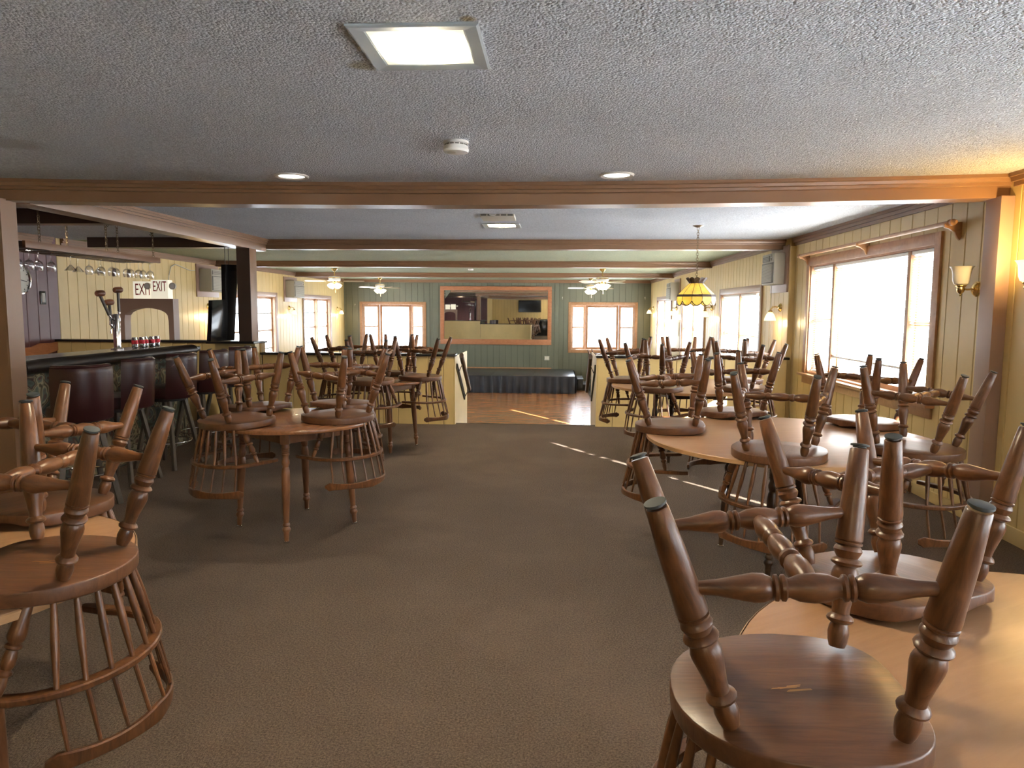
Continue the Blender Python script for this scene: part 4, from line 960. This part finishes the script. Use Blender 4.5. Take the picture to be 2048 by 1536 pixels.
# ------------------------------------------------------------------ stair handrails
for x, sx, lb in ((-1.29, 1, 'left'), (0.538, -1, 'right')):
    t = thing('stair_handrail', 'dark handrail sloping down the %s side of the steps' % lb, 'handrail', (x, 0, 0), 0, 'stair handrails')
    off = 0.075*sx
    p0, p1 = Vector((off, 9.33, 0.90)), Vector((off, 10.20, 0.365))
    sec = [(0.028*math.cos(a), 0.040*math.sin(a)) for a in [2*PI*i/12 for i in range(12)]]
    MB().sweep([p0, p0.lerp(p1, 0.5), p1], sec).build('rail', 'dark_leg_wood', t)
    b0, b1 = Vector((0.010*sx, 9.36, 0.76)), Vector((0.010*sx, 10.2, 0.24))
    MB().sweep([b0, b1], [(-0.009, -0.035), (0.009, -0.035), (0.009, 0.035), (-0.009, 0.035)]).build('backing_board', 'black_cap', t)
    for f in (0.17, 0.95):
        p = p0.lerp(p1, f); q = b0.lerp(b1, f); MB().tube([p+Vector((0, 0, -0.025)), p+Vector((-0.02*sx, 0, -0.06)), q+Vector((0.012*sx, 0, 0))], 0.006, 8).build('bracket', 'chrome', t)

# ------------------------------------------------------------------ the bar
t = thing('bar_counter', 'bar with leaf tapestry front and black padded edge', 'bar', (0, 0, 0))
MB().box(-4.62, -4.07, 5.18, 7.74, 0.0, 1.0).build('body', 'tapestry', t, bevel=0.006)
MB().box(-4.78, -4.10, 5.18, 8.12, 1.0, 1.055).build('countertop', 'black_cap', t, bevel=0.008)
sec = [(0.062*math.cos(a)*1.15, 0.058*math.sin(a)) for a in [2*PI*i/16 for i in range(16)]]
MB().sweep([(-4.03, 5.18, 1.035), (-4.03, 5.2, 1.035), (-4.03, 7.76, 1.035), (-4.03, 7.78, 1.035)], sec).build('padded_edge', 'black_leather', t)
MB().box(-5.05, -4.78, 6.4, 8.4, 0.97, 1.03).build('service_shelf', 'grille_dark', t, bevel=0.004)
for y in (6.45, 7.4, 8.35): MB().box(-5.04, -4.79, y-0.02, y+0.02, 0, 0.97).build('shelf_leg', 'black_matte', t, smooth=False)
# bar stools
def make_stool():
    t = thing('bar_stool', '', 'stool')
    MB().lathe([(0.001, 0.66), (0.19, 0.66), (0.205, 0.675), (0.21, 0.72), (0.20, 0.755), (0.16, 0.772), (0.001, 0.775)], 32).build('seat_cushion', 'maroon_leather', t)
    MB().lathe([(0.10, 0.62), (0.17, 0.63), (0.17, 0.66), (0.10, 0.66)], 24).build('swivel_plate', 'black_matte', t)
    # curved padded back, front of the stool is +x so the back stands at -x
    n = 13; path = [Vector((-0.235*math.cos(R(a)), 0.215*math.sin(R(a))*1.0, 0)) for a in [(-58+116*i/(n-1)) for i in range(n)]]
    mb = MB(); rows = []
    zs = [(0.66, 0.020), (0.675, 0.030), (0.85, 0.034), (1.02, 0.033), (1.06, 0.028), (1.078, 0.014)]
    vs = []; fs = []
    for k, (z, th) in enumerate(zs):
        lean = -0.06*(z-0.66)
        ring = [Vector((p.x+lean, p.y, z))+Vector((p.x, p.y, 0)).normalized()*th for p in path]+[Vector((p.x+lean, p.y, z))-Vector((p.x, p.y, 0)).normalized()*th for p in path[::-1]]
        vs += ring
    m_ = 2*n
    for k in range(len(zs)-1): fs += [(k*m_+i, k*m_+(i+1) % m_, (k+1)*m_+(i+1) % m_, (k+1)*m_+i) for i in range(m_)]
    fs += [tuple(range(m_)), tuple(range((len(zs)-1)*m_, len(zs)*m_))]
    bk = mb.add(vs, fs).build('backrest', 'maroon_leather', t)
    pp_ = [Vector((p.x-0.06*0.40, p.y, 1.062))+Vector((p.x, p.y, 0)).normalized()*0.027 for p in path]
    MB().tube(pp_, 0.006, 6).build('piping', 'maroon_leather', bk)
    for sx in (-1, 1):
        for sy in (-1, 1):
            p0, p1 = Vector((0.11*sx, 0.11*sy, 0.63)), Vector((0.205*sx, 0.205*sy, 0.0))
            MB().sweep([p0, p1], [(-0.02, -0.014), (0.02, -0.014), (0.02, 0.014), (-0.02, 0.014)], (1, 0, 0)).build('leg', 'stool_leg', t, bevel=0.003)
    MB().tube([(0.205*math.cos(2*PI*i/28), 0.205*math.sin(2*PI*i/28), 0.24) for i in range(28)], 0.008, 8, True).build('foot_ring', 'chrome', t)
    return t
wood('stool_leg', (0.05, 0.04, 0.032), (0.10, 0.082, 0.066), (10, 10, 3), 0.5)
st0 = make_stool()
for k, (x, y, yw, lb) in enumerate([(-3.60, 5.20, 138, 'nearest maroon bar stool, its broad back turned to the camera'), (-3.68, 5.86, 178, 'second maroon bar stool from the brown post at left'),
                                    (-3.66, 6.56, 172, 'third maroon bar stool along the bar'), (-3.62, 7.14, 168, 'fourth maroon bar stool, just before the far end'), (-3.66, 7.80, 175, 'farthest maroon bar stool beside the half wall')]):
    c = st0 if k == 0 else copy_tree(st0)
    c.location = (x, y, 0); c.rotation_euler = (0, 0, R(yw)); tag(c, lb, 'stool', 'maroon bar stools')
# beer tower
wood('mallet_wood', (0.10, 0.035, 0.018), (0.20, 0.075, 0.035), (10, 10, 10), 0.3)
t = thing('beer_tower', 'chrome draught tower with three wooden mallet tap handles on the bar', 'beer tap', (-4.62, 7.36, 1.055))
MB().lathe([(0.065, 0), (0.065, 0.012), (0.036, 0.02), (0.036, 0.36), (0.030, 0.372), (0.001, 0.374)], 28).build('column', 'chrome', t)
for (dx, dy, z, tx, ty) in ((0.0, -0.09, 0.33, -0.03, -0.085), (-0.02, -0.05, 0.24, 0.0, -0.02), (0.035, 0.0, 0.37, 0.0, 0.0)):
    sp = Vector((dx, dy, z))
    f = MB(); f.tube([(0, 0, z-0.02), (dx*0.6, dy*0.6, z-0.015), (dx, dy, z)], 0.009, 8); f.tube([(dx, dy, z), (dx*1.1, dy*1.2, z-0.03), (dx*1.1, dy*1.25, z-0.07)], 0.007, 8)
    f.rod(sp, sp+Vector((tx*0.2, ty*0.2, 0.035)), [(0.010, 0), (0.014, 0.5), (0.007, 1)], 10)
    fo = f.build('faucet', 'chrome', t)
    a = sp+Vector((tx*0.2, ty*0.2, 0.03)); b_ = a+Vector((tx, ty, 0.20))
    MB().sweep([a, b_], [(-0.014, -0.009), (0.014, -0.009), (0.014, 0.009), (-0.014, 0.009)], (1, 0, 0)).build('tap_handle', 'stool_leg', t, bevel=0.002)
    MB().rod(b_+Vector((-0.015, -0.042, 0.02)), b_+Vector((0.015, 0.042, 0.028)), [(0.024, 0), (0.031, 0.12), (0.033, 0.5), (0.031, 0.88), (0.024, 1)], 16).build('mallet_head', 'mallet_wood', t)
# soda cans on the bar
mat('can_red', (0.35, 0.02, 0.03), 0.35, 0.6)
for k, (x, y, lb) in enumerate([(-4.56, 7.58, 'nearest silver can beside the beer tower'), (-4.55, 7.70, 'second silver can from the beer tower'), (-4.57, 7.80, 'third silver can in the row on the bar'),
                                (-4.53, 7.86, 'fourth silver can, touching the third'), (-4.55, 8.0, 'farthest silver can, standing apart on the bar')]):
    t = thing('drink_can', lb, 'can', (x, y, 1.056), 0, 'drink cans on the bar')
    MB().lathe([(0.024, 0), (0.032, 0.008), (0.033, 0.012), (0.033, 0.100), (0.027, 0.114), (0.027, 0.118), (0.025, 0.116), (0.001, 0.115)], 24).build('body', 'chrome', t)
    MB().lathe([(0.0334, 0.045), (0.0335, 0.046), (0.0335, 0.085), (0.0334, 0.086)], 24, cap=False).build('label_band', 'can_red', t)
# hanging glass rack
wood('rack_wood', (0.15, 0.064, 0.024), (0.22, 0.10, 0.04), (10, 1.5, 10), 0.45)
t = thing('glass_rack', 'wooden stemware rack hung on chains above the bar', 'rack', (0, 0, 0))
RX0, RX1, RY0, RY1, RZ = -4.95, -4.50, 5.95, 8.06, 2.005
for x in (RX0, RX1-0.03): MB().box(x, x+0.03, RY0, RY1, RZ-0.005, RZ+0.055).build('side_board', 'rack_wood', t, bevel=0.003)
for y in (RY0, RY1-0.03): MB().box(RX0+0.03, RX1-0.03, y, y+0.03, RZ, RZ+0.05).build('end_board', 'paint_darkbrown', t, bevel=0.003)
for k in range(9): MB().box(RX0+0.03, RX1-0.03, RY0+0.03+k*0.232, RY0+0.03+k*0.232+0.17, RZ-0.004, RZ+0.012).build('rail_slat', 'paint_darkbrown', t, bevel=0.002)
for (x, y) in ((RX1-0.02, 6.15), (RX0+0.02, 6.15), (RX1-0.02, 7.1), (RX0+0.02, 7.1), (RX1-0.02, 7.95), (RX0+0.02, 7.95)):
    q = MB(); chain(q, (x, y, ZC-0.002), (x, y, RZ+0.05), 0.011, 0.034, 0.003); q.build('chain', 'dark_brass', t)
for k, (x, y) in enumerate([(-4.7, 6.9), (-4.75, 7.5), (-4.8, 8.4), (-5.2, 7.2)]):
    t = thing('ceiling_hook', 'small dark hook in the bar ceiling, number %s from the left post' % ['first', 'second', 'last', 'third'][k], 'hook', (x, y, ZC), 0, 'hooks in the bar ceiling')
    MB().tube([(0, 0, 0), (0, 0, -0.03), (0.012, 0, -0.045), (0, 0, -0.06), (-0.015, 0, -0.05)], 0.004, 6).build('wire', 'black_matte', t)
    MB().lathe([(0.012, 0), (0.012, -0.004), (0.001, -0.004)], 12).build('plate', 'black_matte', t)
def wine(): return [(0.034, 0), (0.034, -0.003), (0.006, -0.010), (0.0042, -0.018), (0.0042, -0.075), (0.010, -0.085), (0.030, -0.100), (0.039, -0.125), (0.038, -0.150), (0.032, -0.178), (0.0305, -0.178), (0.036, -0.150), (0.037, -0.125), (0.028, -0.102), (0.001, -0.090)]
def martini(): return [(0.034, 0), (0.034, -0.003), (0.006, -0.008), (0.0042, -0.014), (0.0042, -0.085), (0.008, -0.092), (0.056, -0.150), (0.0545, -0.150), (0.006, -0.096), (0.001, -0.094)]
wm, mm_ = MB().lathe(wine(), 20, cap=False).mesh(), MB().lathe(martini(), 24, cap=False).mesh()
spots = [(-4.62, 6.00, 0), (-4.78, 6.05, 0), (-4.62, 6.14, 0), (-4.64, 6.28, 0), (-4.62, 6.42, 0), (-4.70, 6.80, 1), (-4.66, 7.02, 0), (-4.80, 7.06, 1), (-4.64, 7.18, 0), (-4.60, 7.30, 0), (-4.80, 7.38, 1), (-4.66, 7.46, 0), (-4.60, 7.56, 0), (-4.62, 7.66, 0), (-4.60, 7.78, 0), (-4.62, 7.90, 0), (-4.60, 8.01, 0)]
ordn = ['first', 'second', 'third', 'fourth', 'fifth', 'sixth', 'seventh', 'eighth', 'ninth', 'tenth', 'eleventh', 'twelfth', 'thirteenth', 'fourteenth', 'fifteenth', 'sixteenth', 'last']
for k, (x, y, ty) in enumerate(spots):
    lb = 'lone martini glass hanging between the two clusters of stemware' if k == 5 else 'upside-down %s glass, %s along the hanging rack from the left' % ('martini' if ty else 'wine', ordn[k])
    o = link('martini_glass' if ty else 'wine_glass', mm_ if ty else wm, 'drink_glass'); o.location = (x, y, RZ-0.006); tag(o, lb, 'glass', 'glasses on the hanging rack')
# arched niche frame on the ledge, EXIT sign on it
t = thing('arched_frame', 'brown arched frame standing on the ledge behind the bar', 'arch', (-5.38, YH+0.05, 1.071))
ar = [(-0.37, 0), (-0.37, 0.54), (0.37, 0.54), (0.37, 0), (0.30, 0), (0.30, 0.25)]
for i in range(1, 12): 
    f = i/12; a = PI*f; ar.append((0.30*math.cos(a)*1.0, 0.27+0.15*math.sin(a)**0.75))
ar += [(-0.30, 0.25), (-0.30, 0)]
MB().prism(ar, -0.07, 0.07, 'y').build('body', 'paint_mauve', t, smooth=False)
t = thing('exit_sign', 'white EXIT sign with two lamp heads on top of the arch', 'exit sign', (-5.20, YH+0.05, 1.613), R(-4))
MB().box(-0.115, 0.125, -0.05, 0.06, 0, 0.245).build('housing', 'sign_glow', t, bevel=0.006)
for sx in (-0.165, 0.19):
    hd = MB().lathe([(0.001, 0), (0.03, 0.004), (0.045, 0.03), (0.045, 0.055), (0.038, 0.056), (0.001, 0.050)], 20, Matrix.Translation((sx, 0.0, 0.165)) @ Matrix.Rotation(PI/2, 4, 'X')).build('lamp_head', 'off_white', t)
    MB().lathe([(0.036, 0.052), (0.030, 0.058), (0.001, 0.060)], 20, Matrix.Translation((sx, 0.0, 0.165)) @ Matrix.Rotation(PI/2, 4, 'X')).build('lens', 'paint_white', hd)
me = text_mesh('EXIT', 0.19, 0.002); o = link('lettering', me, 'red_paint', t); o.rotation_euler = (PI/2, 0, 0); o.location = (0.01, -0.0525, 0.155); o.scale = (0.50, 1.0, 1)
t = thing('exit_sign', 'flat older EXIT plate leaning behind the white EXIT sign', 'exit sign', (-5.47, YH+0.09, 1.612), R(14))
MB().box(-0.125, 0.125, 0, 0.012, 0, 0.23).build('plate', 'sign_glow', t, bevel=0.002)
me = text_mesh('EXIT', 0.22, 0.0015); o = link('lettering', me, 'red_paint', t); o.rotation_euler = (PI/2, 0, 0); o.location = (0.0, -0.002, 0.115); o.scale = (0.46, 1.0, 1)
# items on the maroon wall
t = thing('wall_clock', 'round steel-rimmed wall clock on the maroon wall', 'clock', (XL, 8.62, 1.83), LEFT)
MB().lathe([(0.17, 0), (0.185, 0.02), (0.18, 0.045), (0.160, 0.05), (0.152, 0.03)], 40, Matrix.Rotation(-PI/2, 4, 'X'), cap=False).build('rim', 'chrome', t)
MB().lathe([(0.001, 0.03), (0.153, 0.03), (0.153, 0.028), (0.001, 0.028)], 40, Matrix.Rotation(-PI/2, 4, 'X')).build('face', 'off_white', t)
for a, l_, w_ in ((R(40), 0.08, 0.006), (R(-100), 0.12, 0.004)): MB().box(-w_, w_, 0.032, 0.034, -0.01, l_).build('hand', 'black_matte', t, smooth=False).rotation_euler = (0, a, 0)
q = MB()
for k in range(12): q.xf(Matrix.Rotation(k*PI/6, 4, 'Y'), MB().box(-0.004, 0.004, 0.031, 0.033, 0.125, 0.145))
q.build('hour_mark', 'black_matte', t, smooth=False)
t = thing('wall_switch', 'small dark-framed switch plate on the maroon wall', 'switch', (XL, 9.04, 1.615), LEFT)
MB().box(-0.05, 0.05, 0, 0.01, -0.085, 0.085).build('plate', 'black_cap', t, bevel=0.003)
MB().box(-0.028, 0.028, 0.01, 0.016, -0.06, 0.06).build('toggle_cover', 'grille_grey', t, bevel=0.003)
t = thing('wooden_board', 'ragged-ended reddish wooden board low on the maroon wall', 'board', (XL, 9.02, 0.86), LEFT)
MB().prism([(-0.42, 0.13), (-0.36, 0.10), (-0.30, 0.12), (-0.22, 0.06), (0.10, 0.0), (0.42, 0.0), (0.42, 0.12), (0.25, 0.13), (0.10, 0.17), (-0.10, 0.165), (-0.30, 0.18)], 0.0, 0.022, 'y').build('plank_piece', 'redwood', t, smooth=False)
MB().prism([(-0.30, 0.0), (0.30, 0.0), (0.30, -0.10), (-0.30, -0.10)], 0.0, 0.018, 'y').build('lower_board', 'rack_wood', t, smooth=False)
# television hung beside the bar post
t = thing('television', 'black flat television hung on cords, seen edge-on beside the bar post', 'television', (-4.16, 8.92, 0), R(-12))
MB().prism([(-0.02, 2.04), (0.24, 2.05), (0.12, 1.085), (-0.34, 1.085), (-0.28, 1.59), (-0.03, 1.60)], -0.03, 0.03, 'x').build('panel', 'black_gloss', t, bevel=0.004)
MB().box(-0.034, -0.03, -0.20, 0.06, 1.15, 1.55).build('screen', 'black_gloss', t, smooth=False)
for y in (0.02, 0.09): MB().cyl((0, y, 2.04), (0, y, 2.40), 0.004, 6).build('cord', 'black_matte', t)
MB().tube([(0.03, 0.20, 1.98), (0.06, 0.20, 1.99), (0.12, 0.16, 1.985)], 0.005, 6).build('hook', 'chrome', t)

# ------------------------------------------------------------------ behind the camera (seen in the mirror)
t = thing('television', 'large black wall television seen in the mirror', 'television', (-2.0, YF, 1.55))
MB().box(-0.75, 0.75, 0.02, 0.08, 0, 0.80).build('bezel', 'black_matte', t, bevel=0.006)
MB().box(-0.72, 0.72, 0.08, 0.084, 0.03, 0.77).build('screen', 'black_gloss', t, smooth=False)
t = thing('drink_cooler', 'black upright cooler below the television in the mirror', 'cooler', (-1.2, YF+0.32, 0))
MB().box(-0.45, 0.45, -0.3, 0.3, 0, 1.1).build('cabinet', 'black_matte', t, bevel=0.01)
MB().box(-0.42, 0.42, 0.3, 0.33, 0.08, 1.02).build('door', 'black_gloss', t, bevel=0.006)
